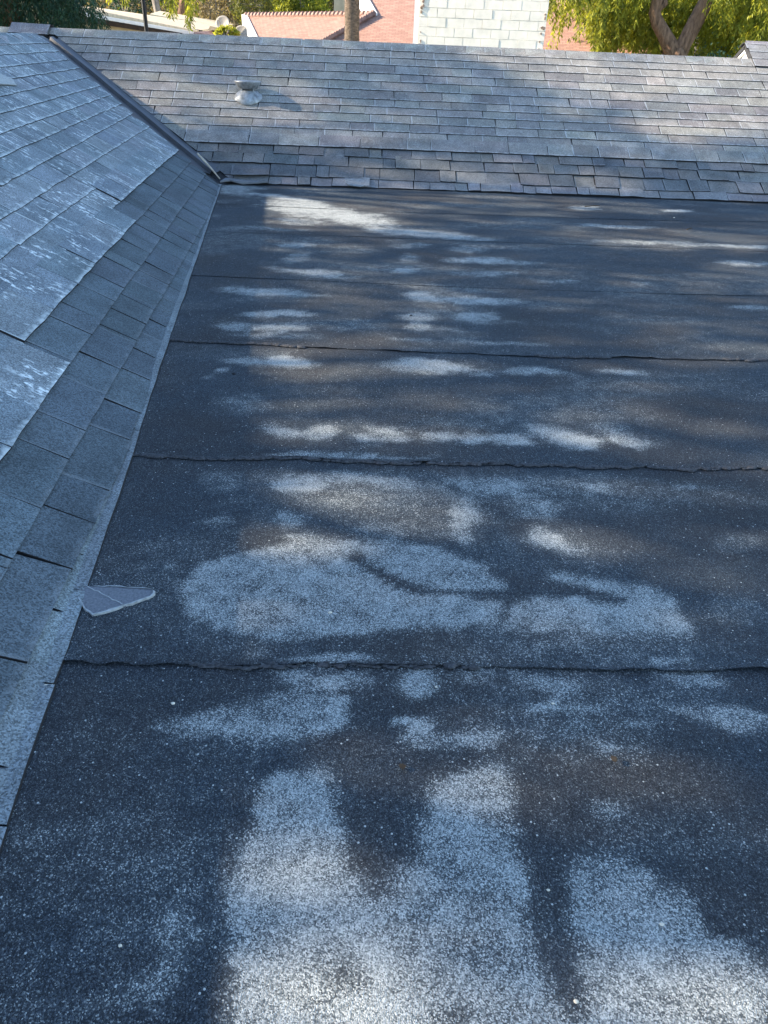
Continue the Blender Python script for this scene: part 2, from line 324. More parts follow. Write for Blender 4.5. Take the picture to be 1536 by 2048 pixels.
def mat_leaf(name, c1, c2, trans=.45):
    mt = bpy.data.materials.new(name); mt.use_nodes = True; n = mt.node_tree; t = NT(n)
    b = n.nodes['Principled BSDF']; b.inputs['Roughness'].default_value = .55; b.inputs['Specular IOR Level'].default_value = .25
    v = t.voro(t.geo(), 9); s = t.new('ShaderNodeSeparateColor'); t.l.new(v.outputs['Color'], s.inputs[0])
    nz = t.mapr(t.noise(t.geo(), 3.2, 3), .38, .62)
    c = t.mix(t.math('MULTIPLY', t.math('ADD', s.outputs[0], nz), .5), rgba(c1), rgba(c2))
    t.l.new(c, b.inputs['Base Color'])
    tr = t.new('ShaderNodeBsdfTranslucent'); t.l.new(t.mix(1, c, (1.25, 1.15, .55, 1), 'MULTIPLY'), tr.inputs[0])
    mx = t.new('ShaderNodeMixShader'); mx.inputs[0].default_value = trans
    t.l.new(b.outputs[0], mx.inputs[1]); t.l.new(tr.outputs[0], mx.inputs[2])
    t.l.new(mx.outputs[0], n.nodes['Material Output'].inputs[0]); return mt
def mat_red():
    mt, n, b = newmat('red_shingle'); t = NT(n)
    uv = t.coord('UV')
    br = t.new('ShaderNodeTexBrick'); t.l.new(uv, br.inputs['Vector']); br.offset = .5
    br.inputs['Color1'].default_value = (.36, .20, .145, 1); br.inputs['Color2'].default_value = (.46, .275, .20, 1)
    br.inputs['Mortar'].default_value = (.26, .145, .115, 1); br.inputs['Scale'].default_value = 1
    br.inputs['Mortar Size'].default_value = .004; br.inputs['Brick Width'].default_value = .12; br.inputs['Row Height'].default_value = .058
    br.inputs['Mortar Smooth'].default_value = .3
    sep = t.new('ShaderNodeSeparateXYZ'); t.l.new(uv, sep.inputs[0])
    saw = t.math('FRACT', t.math('DIVIDE', sep.outputs[1], .058))
    nz = t.noise(uv, 3, 4)
    c = t.mix(t.mapr(nz, .3, .7), t.mix(1, br.outputs[0], (.85, .83, .82, 1), 'MULTIPLY'), br.outputs[0])
    t.l.new(c, b.inputs['Base Color']); b.inputs['Roughness'].default_value = .85
    h = t.math('ADD', t.math('MULTIPLY', saw, -1), t.math('MULTIPLY', br.outputs[1], -.5))
    t.bump(h, .8, .02, b)
    return mt
def mat_bark(name, c, sc=(6, 6, 1.4)):
    mt, n, b = newmat(name); t = NT(n)
    v = t.scale(t.geo(), sc); nz = t.noise(v, 4, 5, .65)
    t.l.new(t.mix(t.mapr(nz, .35, .65), rgba([q * .45 for q in c]), rgba([q * 1.4 for q in c])), b.inputs['Base Color'])
    b.inputs['Roughness'].default_value = .9; t.bump(nz, .9, .03, b); return mt

M = {}
M['cap'] = mat_cap()
M['bitumen'] = mat_plain('bitumen_edge', (.012, .012, .014), .7, var=.4, sc=60)
M['crumb'] = mat_plain('bitumen_crumbs', (.05, .052, .056), .85, var=.6, sc=160, bump=.001)
M['edge'] = mat_plain('shingle_cut_edge', (.018, .018, .02), .9, var=.3, sc=80)
M['sh_far'] = mat_shingle('weathered_shingle', 0.12, .55)
M['sh_new'] = mat_shingle('newer_shingle', 0.0, .12)
M['sh_old'] = mat_shingle('scuffed_shingle', .9, .8, (.52, .57, .57))
M['under'] = mat_plain('roof_felt', (.03, .032, .036), .95, var=.3, sc=30)
M['valley'] = mat_plain('painted_valley_metal', (.055, .06, .07), .42, metal=.0, var=.18, sc=9, spec=.6)
M['galv'] = mat_plain('galvanised_steel', (.27, .285, .295), .5, metal=.5, var=.45, sc=26)
M['galvd'] = mat_plain('dark_steel', (.10, .085, .07), .7, metal=.2, var=.4, sc=25)  # darker, browner steel than the vent cap and skirt
M['white'] = mat_plain('white_paint', (.74, .74, .71), .6, var=.08, sc=6)
M['stucco'] = mat_plain('cream_stucco', (.48, .43, .30), .9, var=.12, sc=8, bump=.004)
M['gravel'] = mat_plain('cream_gravel_roof', (.58, .48, .33), .95, var=.2, sc=16, bump=.01)
M['darkwood'] = mat_plain('dark_wood', (.05, .04, .035), .8, var=.3, sc=10)
M['red'] = mat_red()
M['redcap'] = mat_plain('red_ridge_shingle', (.27, .17, .14), .85, var=.3, sc=12)
M['brick'] = mat_plain('painted_brick', (.77, .72, .615), .75, var=.10, sc=9, bump=.004)
M['mortar'] = mat_plain('painted_mortar', (.68, .635, .54), .9, var=.12, sc=20, bump=.003)
M['chip'] = mat_plain('chipped_brick', (.28, .20, .15), .9, var=.5, sc=40)
M['black'] = mat_plain('black_iron', (.015, .015, .016), .5, var=.2, sc=12)
M['ground'] = mat_plain('dry_ground', (.16, .13, .085), .95, var=.45, sc=.35)
M['hill'] = mat_plain('scrub_hill', (.10, .10, .055), .95, var=.5, sc=.12)
M['grey'] = mat_plain('grey_dish', (.24, .225, .205), .6, var=.1, sc=8)
M['palmbark'] = mat_bark('palm_bark', (.13, .10, .075), (5, 5, 9))
M['bark'] = mat_bark('pepper_bark', (.20, .118, .072))
M['barkg'] = mat_bark('grey_bark', (.24, .21, .18))
M['leafy'] = mat_leaf('sunny_leaf', (.04, .075, .012), (.46, .48, .075), .55)
M['leafd'] = mat_leaf('dark_leaf', (.010, .038, .026), (.034, .085, .045), .2)
M['leafm'] = mat_leaf('mid_leaf', (.07, .09, .028), (.20, .21, .06), .4)
M['leafdry'] = mat_leaf('dry_leaf', (.17, .145, .09), (.34, .29, .19), .35)
M['stone'] = mat_plain('pale_pebble', (.66, .60, .48), .7, var=.15, sc=90)
M['twig'] = mat_plain('dry_twig', (.42, .38, .32), .8, var=.25, sc=60)
M['shard'] = mat_plain('broken_shingle_back', (.15, .16, .175), .85, var=.30, sc=200, bump=.001)
M['rim'] = mat_plain('broken_edge', (.33, .35, .35), .9, var=.3, sc=110)
M['mastic'] = mat_plain('dried_mastic', (.19, .205, .215), .85, var=.3, sc=60)
M['deadleaf'] = mat_plain('dead_leaf', (.06, .04, .022), .8, var=.3, sc=80)

# ---------------------------------------------------------------- plane frames
DV = Vector((math.sin(AL), math.cos(AL), 0)); OUTL = Vector((-math.cos(AL), math.sin(AL), 0))
UPL = OUTL * math.cos(TL) + Vector((0, 0, math.sin(TL))); NL = DV.cross(UPL)
def LP(s, o, h=0.0): return Vector((XE, 0, 0)) + DV * s + UPL * o + NL * h
UPR = Vector((0, math.cos(TR), math.sin(TR))); NR = Vector((0, -math.sin(TR), math.cos(TR)))
def RP(u, v, h=0.0): return Vector((u, YE, 0)) + UPR * v + NR * h
OL = 1.95                                               # slope length of the side wing
def eave_x(y): return XE + math.tan(AL) * y
# valley: intersection of the two slopes
vd = NL.cross(NR).normalized()
if vd.z < 0: vd = -vd
corner = Vector((eave_x(YE), YE, 0))
ztop = OL * math.sin(TL)
vtop = corner + vd * (ztop / vd.z)
def valley_u(v): z = v * math.sin(TR); return (corner + vd * (z / vd.z)).x      # x on far slope at slope position v
def valley_s(o): z = o * math.sin(TL); return (corner + vd * (z / vd.z) - Vector((XE, 0, 0))).dot(DV)

# ================================================================ ground and hill
gm = MB(); gm.quad([(-900, -900, -3.1), (900, -900, -3.1), (900, 900, -3.1), (-900, 900, -3.1)])
tag(gm.build('ground', M['ground']), kind='structure')
hm = MB(); nx, ny = 60, 14
for j in range(ny):
    for i in range(nx):
        x = -260 + 520 * i / (nx - 1); y = 90 + 120 * j / (ny - 1)
        t_ = j / (ny - 1)
        z = -3.3 + 26 * sstep(0, 1, t_) * (.65 + .6 * float(fbm(x * .012, y * .012, 5))) 
        hm.v.append((x, y, float(z)))
for j in range(ny - 1):
    for i in range(nx - 1):
        a = j * nx + i; hm.f.append((a, a + 1, a + nx + 1, a + nx)); hm.m.append(0)
tag(hm.build('hill', M['hill'], smooth=True), kind='structure')

# ================================================================ the house we stand on
house = empty('house', (0, 0, -3.1))
tag(house, 'grey shingled house whose flat dark cap-sheet roof fills the foreground', 'house')
# walls under the roofs
wm = MB()
wm.box((-3.9, -2.5, -3.1), (5.6, 6.9, -.25)); wm.box((-3.9, 6.95, -3.1), (9, 10.1, -.25))
wm.build('wall', M['stucco'], house)

# ---- flat roof: deck and lapped cap sheets
dk = MB(); dk.prism([(eave_x(-2.2) - .25, -2.2, -.03), (5.6, -2.2, -.03), (5.6, YE + .1, -.03), (eave_x(YE) - .25, YE + .1, -.03)], (0, 0, -.2))
deck = dk.build('flat_roof', M['under'], house)
def base_z(x, y): return .016 * (fbm(x * .7, y * .7, 40) - .5) + .005 * (fbm(x * 3, y * 3, 44) - .5) - .006
def poly_sd(x, y, P):
    P = np.array(P); d = np.full(x.shape, 1e9); ins = np.zeros(x.shape, bool)
    for i in range(len(P)):
        a = P[i]; b = P[(i + 1) % len(P)]; e = b - a
        t = np.clip(((x - a[0]) * e[0] + (y - a[1]) * e[1]) / (e @ e), 0, 1)
        d = np.minimum(d, np.hypot(x - a[0] - t * e[0], y - a[1] - t * e[1]))
        c = ((a[1] > y) != (b[1] > y)) & (x < (b[0] - a[0]) * (y - a[1]) / (b[1] - a[1] + 1e-12) + a[0])
        ins ^= c
    return np.where(ins, d, -d)
def ell_r(x, y, E):
    cx, cy, ux, uy, vx, vy = E[:6]; det = ux * vy - uy * vx
    dx, dy = x - cx, y - cy
    return np.hypot((dx * vy - dy * vx) / det, (dy * ux - dx * uy) / det)
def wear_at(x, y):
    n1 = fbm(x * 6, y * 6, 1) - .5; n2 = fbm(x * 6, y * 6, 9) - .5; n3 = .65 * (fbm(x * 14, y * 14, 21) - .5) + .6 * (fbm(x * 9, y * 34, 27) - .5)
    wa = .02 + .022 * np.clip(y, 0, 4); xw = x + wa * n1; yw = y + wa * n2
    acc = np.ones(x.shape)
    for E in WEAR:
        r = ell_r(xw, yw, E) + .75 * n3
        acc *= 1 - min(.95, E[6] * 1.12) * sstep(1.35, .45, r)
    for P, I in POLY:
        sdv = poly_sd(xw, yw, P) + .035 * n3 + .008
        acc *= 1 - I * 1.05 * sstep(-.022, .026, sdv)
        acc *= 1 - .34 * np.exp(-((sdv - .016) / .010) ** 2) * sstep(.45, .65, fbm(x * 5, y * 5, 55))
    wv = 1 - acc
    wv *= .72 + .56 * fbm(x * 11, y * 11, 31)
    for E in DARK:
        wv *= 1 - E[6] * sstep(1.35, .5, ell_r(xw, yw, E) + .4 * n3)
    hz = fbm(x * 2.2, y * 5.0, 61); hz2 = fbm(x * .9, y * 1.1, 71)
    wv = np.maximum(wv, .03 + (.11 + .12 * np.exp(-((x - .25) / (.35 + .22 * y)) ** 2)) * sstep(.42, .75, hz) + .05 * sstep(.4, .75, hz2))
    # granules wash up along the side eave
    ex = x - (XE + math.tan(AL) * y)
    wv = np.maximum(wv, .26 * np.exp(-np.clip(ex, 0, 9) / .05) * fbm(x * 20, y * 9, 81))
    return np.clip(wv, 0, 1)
def seam_fn(k):
    if k < 0: 
        y0 = SEAM[0][0][1] - .93 * (-k); return lambda x: y0 + 0 * x
    P = sorted(SEAM[k]); X = np.array([p[0] for p in P]); Y = np.array([p[1] for p in P])
    c = np.polyfit(X, Y, 2 if len(X) > 4 else 1); lin = np.polyfit(X, Y, 1)
    def f(x):
        xx = np.clip(x, X[0] - .1, X[-1]); return np.polyval(c, xx) + lin[0] * (x - xx)
    return f
RAG = {0: (.008, .009), 1: (.011, .011), 2: (.009, .009), 3: (.003, .002), 4: (.002, .002), 5: (.003, .002)}
def cap_sheet(k):
    fa, fb = seam_fn(k - 1), seam_fn(k)
    rag, bead = RAG.get(k - 1, (.004, .004))
    ym = float(fb(np.array(0.)))
    dx = .011 + .004 * max(ym, 0)
    xl0 = eave_x(ym) - .05; xv = .5 * max(ym, 0) + .55; XR = 5.55
    cols = np.concatenate([np.linspace(0, (xv - xl0), max(8, int((xv - xl0) / dx))), np.linspace(xv - xl0, XR - xl0, 40)[1:]])
    dy = dx * 1.15
    rows = [0, .004, .009, .016, .026, .04] + list(np.linspace(.04, 1.0, max(8, int(1.0 / dy)))[1:])
    R, Cn = len(rows), len(cols)
    x = xl0 + np.tile(cols, (R, 1)); ya = fa(x); yb = fb(x) + .07
    if k == 6: yb = np.full(x.shape, YE + .12)
    ragn = (fbm(x * 38, x * 0 + k * 7.3, 3 + k) - .5) * 2 * rag + (fbm(x * 5, x * 0 + k, 13 + k) - .5) * 3 * rag
    rr = np.array(rows)[:, None]
    y = ya + ragn * np.exp(-rr / .02) + np.where(rr <= .04, rr, .04 + (yb - ya - .04) * (rr - .04) / .96)
    x = np.maximum(x, XE + math.tan(AL) * y - .04)
    lift = (.0055 if k < 4 else .0022) * (1 - (y - ya) / (yb - ya)) * (1 - np.exp(-rr / .05) * .75 * sstep(.35, .7, fbm(x * 2.2, x * 0 + k * 9.1, 111)))
    bd = bead * np.clip(vnoise(x * 30, x * 0 + k * 3.1, 51 + k) * .7 + vnoise(x * 3.5, x * 0 + k, 57 + k) * .8 - .62, 0, 1) * np.exp(-rr / .011)
    z = base_z(x, y) + lift + bd
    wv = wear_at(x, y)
    wv *= 1 - .7 * np.exp(-rr / .006)
    # under-lip
    xu = x[0]; yu = y[0] + .011; zu = base_z(xu, yu) + .0008
    V = np.concatenate([np.stack([x, y, z], -1).reshape(-1, 3), np.stack([xu, yu, zu], -1)])
    idx = np.arange(R * Cn).reshape(R, Cn)
    F = np.stack([idx[:-1, :-1], idx[:-1, 1:], idx[1:, 1:], idx[1:, :-1]], -1).reshape(-1, 4)
    un = R * Cn + np.arange(Cn)
    F2 = np.stack([un[:-1], un[1:], idx[0, 1:], idx[0, :-1]], -1)
    F = np.concatenate([F, F2])
    me = bpy.data.meshes.new('cap_sheet'); me.from_pydata(V.tolist(), [], F.tolist())
    me.materials.append(M['cap']); me.materials.append(M['bitumen'])
    mi = np.zeros(len(F), int); mi[-len(F2):] = 1; me.polygons.foreach_set('material_index', mi)
    sm = np.ones(len(F), bool); sm[-len(F2):] = False; me.polygons.foreach_set('use_smooth', sm)
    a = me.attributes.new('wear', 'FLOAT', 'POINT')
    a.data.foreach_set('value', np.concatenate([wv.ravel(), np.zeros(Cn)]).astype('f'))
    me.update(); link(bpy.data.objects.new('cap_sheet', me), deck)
for k in range(-1, 7): cap_sheet(k)
# crumbs of bitumen and granules squeezed out along the three nearest laps
for k, num in ((0, 300), (1, 420), (2, 380)):
    f = seam_fn(k); mb = MB()
    for _ in range(num):
        x = random.uniform(eave_x(SEAM[k][0][1]), .5 * SEAM[k][0][1] + .6)
        if float(vnoise(np.array(x * 2.3), np.array(k * 4.4), 131)) < .42: continue
        xx = np.array(x); rg = float((fbm(xx * 38, xx * 0 + (k + 1) * 7.3, 4 + k) - .5) * 2 * RAG[k][0] + (fbm(xx * 5, xx * 0 + k + 1, 14 + k) - .5) * 3 * RAG[k][0])
        y = float(f(xx)) + rg + random.uniform(-.004, .006); r = random.uniform(.003, .008) * (1 + .3 * k); z = float(base_z(xx, np.array(y)))
        n0 = len(mb.v); K = 6
        for q, hh in ((1.0, 0), (.8, .6), (.3, .95)):
            for j in range(K):
                a = 2 * math.pi * j / K; rr = r * q * random.uniform(.75, 1.2); mb.v.append((x + rr * 1.8 * math.cos(a), y + rr * .8 * math.sin(a), z + .004 + hh * r * .55))
        for i in range(2):
            for j in range(K): mb.f.append((n0 + i * K + j, n0 + i * K + (j + 1) % K, n0 + (i + 1) * K + (j + 1) % K, n0 + (i + 1) * K + j)); mb.m.append(0)
        mb.f.append(tuple(n0 + 2 * K + j for j in range(K))); mb.m.append(0)
    tag(mb.build('lap_crumbs', M['crumb'], deck, True), kind='stuff')

# ---- shingles
def clip(poly, a, b, c):
    """keep a*x+b*y+c >= 0"""
    out = []
    for i in range(len(poly)):
        p, q = poly[i], poly[(i + 1) % len(poly)]
        dp = a * p[0] + b * p[1] + c; dq = a * q[0] + b * q[1] + c
        if dp >= 0: out.append(p)
        if (dp >= 0) != (dq >= 0):
            t = dp / (dp - dq); out.append((p[0] + t * (q[0] - p[0]), p[1] + t * (q[1] - p[1])))
    return out
def shingle(P, x0, x1, vb, e, over, mats, parent, color, halves=(), thick=.007, tilt=.006, seg=3, lift=0.0, skew=0.0, name='shingle', jag=.003, curl=0.0, into=None):
    """one tab lying on plane frame P: x0..x1 along the course, butt line vb(x), exposure e"""
    mb = into if into is not None else MB(); xs = [x0 + (x1 - x0) * i / seg for i in range(seg + 1)]
    jb = [random.uniform(-jag, jag) for _ in xs]; jc = [random.uniform(0, curl) for _ in xs]
    L = e + over
    for i in range(seg):
        a, b = xs[i], xs[i + 1]; va, vb_ = vb(a) + jb[i], vb(b) + jb[i + 1]
        cell = [(a, va), (b, vb_), (b + skew, vb(b) + L), (a + skew, vb(a) + L)]
        for h in halves: 
            if len(cell) >= 3: cell = clip(cell, *h)
        if len(cell) < 3: continue
        def hz(q):
            f = min(1, max(0, (q[1] - vb(q[0])) / L)); k = (q[0] - x0) / (x1 - x0)
            kk = min(seg - 1, max(0, int(k * seg))); fr = k * seg - kk
            cu = jc[kk] * (1 - fr) + jc[min(seg, kk + 1)] * fr
            return lift + tilt * (1 - f) + thick + cu * max(0, 1 - 2.2 * f)
        n = len(mb.v)
        for q in cell:
            mb.v.append(tuple(P(q[0], q[1], hz(q)))); mb.att.append((q[0] - x0, q[1] - vb(q[0]), x1 - x0))
        mb.f.append(tuple(range(n, n + len(cell)))); mb.m.append(0)
        for j in range(len(cell)):
            p, q = cell[j], cell[(j + 1) % len(cell)]
            fp = (p[1] - vb(p[0])) / L; fq = (q[1] - vb(q[0])) / L
            if fp > .97 and fq > .97: continue
            mid = ((p[0] + q[0]) / 2 - skew * (fp + fq) / 2)
            if abs(p[0] - skew * fp - q[0] + skew * fq) < 1e-5 and x0 + 1e-4 < mid < x1 - 1e-4: continue
            k = len(mb.v)
            for c, hh in ((p, hz(p)), (q, hz(q)), (q, hz(q) - thick), (p, hz(p) - thick)):
                mb.v.append(tuple(P(c[0], c[1], hh))); mb.att.append((.5, .5, 1))
            mb.f.append((k + 1, k, k + 3, k + 2)); mb.m.append(1)
    if not mb.f or into is not None: return None
    o = mb.build(name, mats, parent); o.color = (*color, 1); return o
def jitter(c, v=.12, hue=.025):
    k = random.uniform(1 - v, 1 + v); return tuple(max(0, q * k * random.uniform(1 - hue, 1 + hue)) for q in c)

slope_decks = []
# side slope deck (both faces) and far slope deck
sd_ = MB()
s0, s1 = -2.2, valley_s(OL) + .35
sd_.prism([LP(s0, -.02, -.004), LP(valley_s(0) + .02, -.02, -.004), LP(valley_s(OL), OL, -.004), LP(s0, OL, -.004)], NL * -.08)
rid = LP(0, OL, 0)
back = OUTL * math.cos(TL) - Vector((0, 0, math.sin(TL)))
nb_ = back.cross(DV)
sd_.prism([LP(s0, OL, -.004), LP(valley_s(OL) + 1.5, OL, -.004), LP(valley_s(OL) + 1.5, OL, -.004) + back * 2.3, LP(s0, OL, -.004) + back * 2.3], (0, 0, -.08))
side_slope = sd_.build('roof_slope', M['under'], house)
fd = MB()
fd.prism([RP(eave_x(YE), -.02, -.004), RP(9, -.02, -.004), RP(9, VR, -.004), RP(valley_u(VR) - 5.5, VR, -.004), RP(valley_u(OL) - 4, 1.62, -.004), RP(valley_u(OL), OL * .985, -.004)], NR * -.06)
ridge_z = VR * math.sin(TR); ridge_y = YE + VR * math.cos(TR)
def BP(u, v, h=0.0): return Vector((u, ridge_y, ridge_z)) + Vector((0, math.cos(TR), -math.sin(TR))) * v + Vector((0, math.sin(TR), math.cos(TR))) * h
fd.prism([BP(-9, 0, -.004), BP(9, 0, -.004), BP(9, 2.2, -.004), BP(-9, 2.2, -.004)], (0, 0, -.08))
far_slope = fd.build('roof_slope', M['under'], house)

# far slope courses
vb_list = [-.012, .085, .235, .368, .479, .607, .723, .841, .961, 1.069, 1.178, 1.311, 1.446, 1.568, 1.70, 1.819, 1.931, 2.04]
vs_a = corner; 
# valley half-plane on far slope: u >= valley_u(v) + gap
vu0, vu1 = valley_u(0), valley_u(1); slope_u = vu1 - vu0
GAP_R, GAP_L = .085, .13
hv_far = (1, -slope_u, -(vu0 + GAP_R * math.hypot(1, slope_u)))
stuff_old, stuff_new = MB(), MB()                       # tabs past the countable ones: the thin top rows and those out of frame
count = 0
def wob(k, amp=.006, f=1.1, seed=200): return lambda x: amp * 2 * (float(fbm(x * f, k * 3.7, seed)) - .5) + amp * .5 * (float(vnoise(x * 6, k * 5.1, seed + 7)) - .5)
for k in range(len(vb_list) - 1):
    v0, v1 = vb_list[k], vb_list[k + 1]; wf = wob(k)
    vb = (lambda x, v0=v0, wf=wf: v0 + wf(x))
    new = k <= 3
    x = max(-3.6, valley_u(max(v0, 0)) - .1) + random.uniform(-.12, 0)
    xr = 3.60 + .25 * v1
    if k >= 16: x = -3.6
    while x < 5.9:
        if new: wdt = random.choice((.11, .14, .18, .22, .26, .3))
        else: wdt = random.choice((.20, .24, .28, .33, .38, .44)) * random.uniform(.9, 1.1)
        x1 = x + wdt
        if new:
            c = jitter(random.choice(((.135, .138, .138), (.15, .15, .145), (.105, .112, .118), (.122, .122, .12))), .12)
            th = random.choice((.006, .012)); mat = [M['sh_new'], M['edge']]
        else:
            c = jitter(random.choice(((.225, .215, .196), (.242, .231, .207), (.205, .197, .183), (.215, .209, .195), (.178, .170, .162))), .08)
            th = .008; mat = [M['sh_far'], M['edge']]
        if k == 0: c = jitter((.17, .17, .175), .15)
        gap = .002 if not new else .003
        hv = [hv_far] if v0 < OL else []
        lift = 0.0
        if k == 4: th, lift = .012, .004
        o = shingle(RP, x + gap, x1 - gap, vb, v1 - v0, .035, mat, far_slope, c, hv, thick=th, tilt=.007, seg=2 if not new else 2,
                    lift=lift, skew=random.uniform(-.008, .008), jag=.004 if new else .002, curl=.006 if new else .0025,
                    into=None if (x < xr and k < 14) else (stuff_new if new else stuff_old))
        if o: count += 1
        x = x1
for mb_, mt_, c_ in ((stuff_old, 'sh_far', (.22, .211, .193)), (stuff_new, 'sh_new', (.128, .13, .13))):
    o = mb_.build('shingles', [M[mt_], M['edge']], far_slope); o.color = (*c_, 1); tag(o, kind='stuff')
print('far shingles', count)

# side slope courses: o at s=0 and drift per metre along s
SC = [(-.052, -.0), (.09, -.050), (.19, -.036), (.315, -.029), (.455, -.027), (.58, -.026), (.69, -.020), (.785, -.012), (.872, -.001)]
o_ = .99
while o_ < OL - .05: SC.append((o_, 0)); o_ += .12
SC.append((OL + .0, 0))
vs0, vs1 = valley_s(0), valley_s(1); slope_s = vs1 - vs0
hv_side = (-1, slope_s, (vs0 - GAP_L * math.hypot(1, slope_s)))      # s <= valley_s(o) - gap
h_eave = (0, 1, .006)
count2 = 0
for k in range(len(SC) - 1):
    (a0, d0), (a1, d1) = SC[k], SC[k + 1]
    wf = wob(k, .005, 1.2, 300)
    vb = (lambda s, a0=a0, d0=d0, wf=wf: a0 + d0 * s + wf(s))
    # first visible s along the left picture edge
    smin = {0: .5, 1: .6, 2: .85, 3: 1.1, 4: 1.5, 5: 1.9}.get(k, 1.9 + (k - 5) * .42)
    smax = valley_s(max(a0, 0)) + .1
    x = smin - random.uniform(.1, .5)
    while x < smax:
        ex = (a1 + d1 * x) - (a0 + d0 * x)
        old = (k >= 5) or (k == 4 and 2.31 <= x < 4.3) or (k in (3, 4) and x < 2.3)
        if k == 5 and False: old = True
        wdt = random.choice((.22, .27, .30, .34, .28)) * (random.choice((.6, .75, .9)) if not old else 1.15)
        narrow = (not old) and k > 1 and random.random() < .16
        if narrow: wdt = .035
        x1 = x + wdt
        for cut in ((2.33,) if k == 3 else (2.33, 4.32) if k == 4 else ()):
            if x < cut - .04 < x1: x1 = cut
        if ex < .02: x = x1; continue
        if old:
            c = jitter(random.choice(((.175, .205, .225), (.155, .185, .205), (.20, .225, .24))), .07, .02); mat = [M['sh_old'], M['edge']]; th = .006
            low = (k == 3) or (k == 4 and x >= 2.3) or (k == 5 and x >= 4.3)
            lift = .003 if low else .0
            if low: th = .010
        else:
            c = jitter((.082, .103, .118), .15, .02); mat = [M['sh_new'], M['edge']]; th = .006; lift = 0
            if k == 0: c = jitter((.165, .195, .205), .06, .01); th = .004
        g = .0015 if old else (.0012 if k == 0 else .0024)
        o = shingle(LP, x + g, x1 - g, vb, ex, .03, mat, side_slope, c, [hv_side, (0, 1, .004 + random.uniform(-.003, .006))], thick=th, tilt=.005, seg=3 if wdt > .1 else 1, lift=lift,
                    skew=random.uniform(-.012, .012), jag=.0035 if old else .0015, curl=.0035 if not old else .003)
        if o: count2 += 1
        x = x1
print('side shingles', count2)

# narrow pale edge strip where the side slope meets the flat roof
ys_ = [-.6, .72, 1.02, 1.30, 2.1, 3.0, 4.05, 5.2, 6.05, YE - .1]
for a_, b_ in zip(ys_, ys_[1:]):
    mb = MB(); K = max(3, int((b_ - a_) / .12))
    for i in range(K + 1):
        y_ = a_ + .002 + (b_ - a_ - .004) * i / K; z_ = float(base_z(np.array(eave_x(y_)), np.array(y_))) + .004
        wd_ = .020 + .010 * float(fbm(np.array(y_ * 1.3), np.array(3.3), 401)) + .004 * (random.random() - .5)
        for q, (dx_, dz_) in enumerate(((-.03, .010), (-.004, .009), (wd_, .005), (wd_ + .001, -.003))):
            mb.v.append((eave_x(y_) + dx_, y_, z_ + dz_)); mb.att.append((.3, .1 if q < 3 else .5, 1))
    for i in range(K):
        for j in range(3): mb.f.append((i * 4 + j, i * 4 + j + 1, (i + 1) * 4 + j + 1, (i + 1) * 4 + j)); mb.m.append(1 if j == 2 else 0)
    o = mb.build('edge_strip', [M['sh_new'], M['edge']], deck); o.color = (*jitter((.175, .20, .21), .06, .01), 1)

# ridge caps: bent pieces over the ridge line
def ridge_cap(frame, e, half, color, lift=.0, mats=None, parent=None, k=0.0):
    """frame(t, w): point along ridge t, across w (+ = camera side), h"""
    mb = MB(); t0, t1 = e; W_ = [-half, -half * .5, -.012, .012, half * .5, half]
    seg = 2
    for i in range(seg + 1):
        t = t0 + (t1 - t0) * i / seg
        for w_ in W_:
            mb.v.append(tuple(frame(t, w_ + (random.uniform(-.004, .004) if abs(w_) == half else 0), .014 + lift - .008 * i / seg + k))); mb.att.append((t - t0 + (0 if i else -.0), .1 if w_ < half else .0, t1 - t0))
    n = len(W_)
    for i in range(seg):
        for j in range(n - 1):
            a = i * n + j; mb.f.append((a, a + n, a + n + 1, a + 1)); mb.m.append(0)
    # dark butt edges
    top = list(range(n)); kk = len(mb.v)
    for w_ in W_: mb.v.append(tuple(frame(t0, w_, .003 + k))); mb.att.append((.5, .5, 1))
    for j in range(n - 1): mb.f.append((j, j + 1, kk + j + 1, kk + j)); mb.m.append(1)
    for i in range(seg):
        a, b2 = i * n + n - 1, (i + 1) * n + n - 1; q = len(mb.v)
        for t, ii in ((t0 + (t1 - t0) * i / seg, a), (t0 + (t1 - t0) * (i + 1) / seg, b2)):
            mb.v.append(tuple(frame(t, half, .001 + k))); mb.att.append((.5, .5, 1))
        mb.f.append((a, b2, q + 1, q)); mb.m.append(1)
    o = mb.build('ridge_cap', mats, parent); o.color = (*color, 1); return o
def fr_far(t, w_, h):
    return (RP(t, VR - w_, h) if w_ >= 0 else BP(t, -w_, h))
rm = MB(); rm.box((-9, ridge_y - .02, ridge_z - .06), (9, ridge_y + .02, ridge_z - .006))
ridge = rm.build('ridge', M['under'], house)
x = -5.2
while x < 3.86:
    wdt = random.uniform(.185, .215)
    ridge_cap(fr_far, (x, x + wdt + .02), .105, jitter((.265, .254, .228), .08), mats=[M['sh_far'], M['edge']], parent=ridge, lift=random.uniform(0, .004))
    x += wdt
sl_top = LP(0, OL)
def fr_side(t, w_, h):
    return LP(t, OL - w_, h) if w_ >= 0 else LP(t, OL, 0) + back * (-w_) + (Vector((0, 0, 1)) * h)
s_end = valley_s(OL)
s_ = 5.0
while s_ < s_end - .1:
    wdt = random.uniform(.42, .5)
    ridge_cap(fr_side, (s_, min(s_ + wdt + .02, s_end + .02)), .13, jitter((.27, .275, .28), .08), mats=[M['sh_far'], M['edge']], parent=ridge, lift=random.uniform(-.004, 0))
    s_ += wdt
# big curled cap piece where the two ridges meet
ridge_cap(fr_far, (vtop.x - .30, vtop.x + .06), .17, (.17, .165, .18), lift=.035, mats=[M['sh_far'], M['edge']], parent=ridge, k=.01)

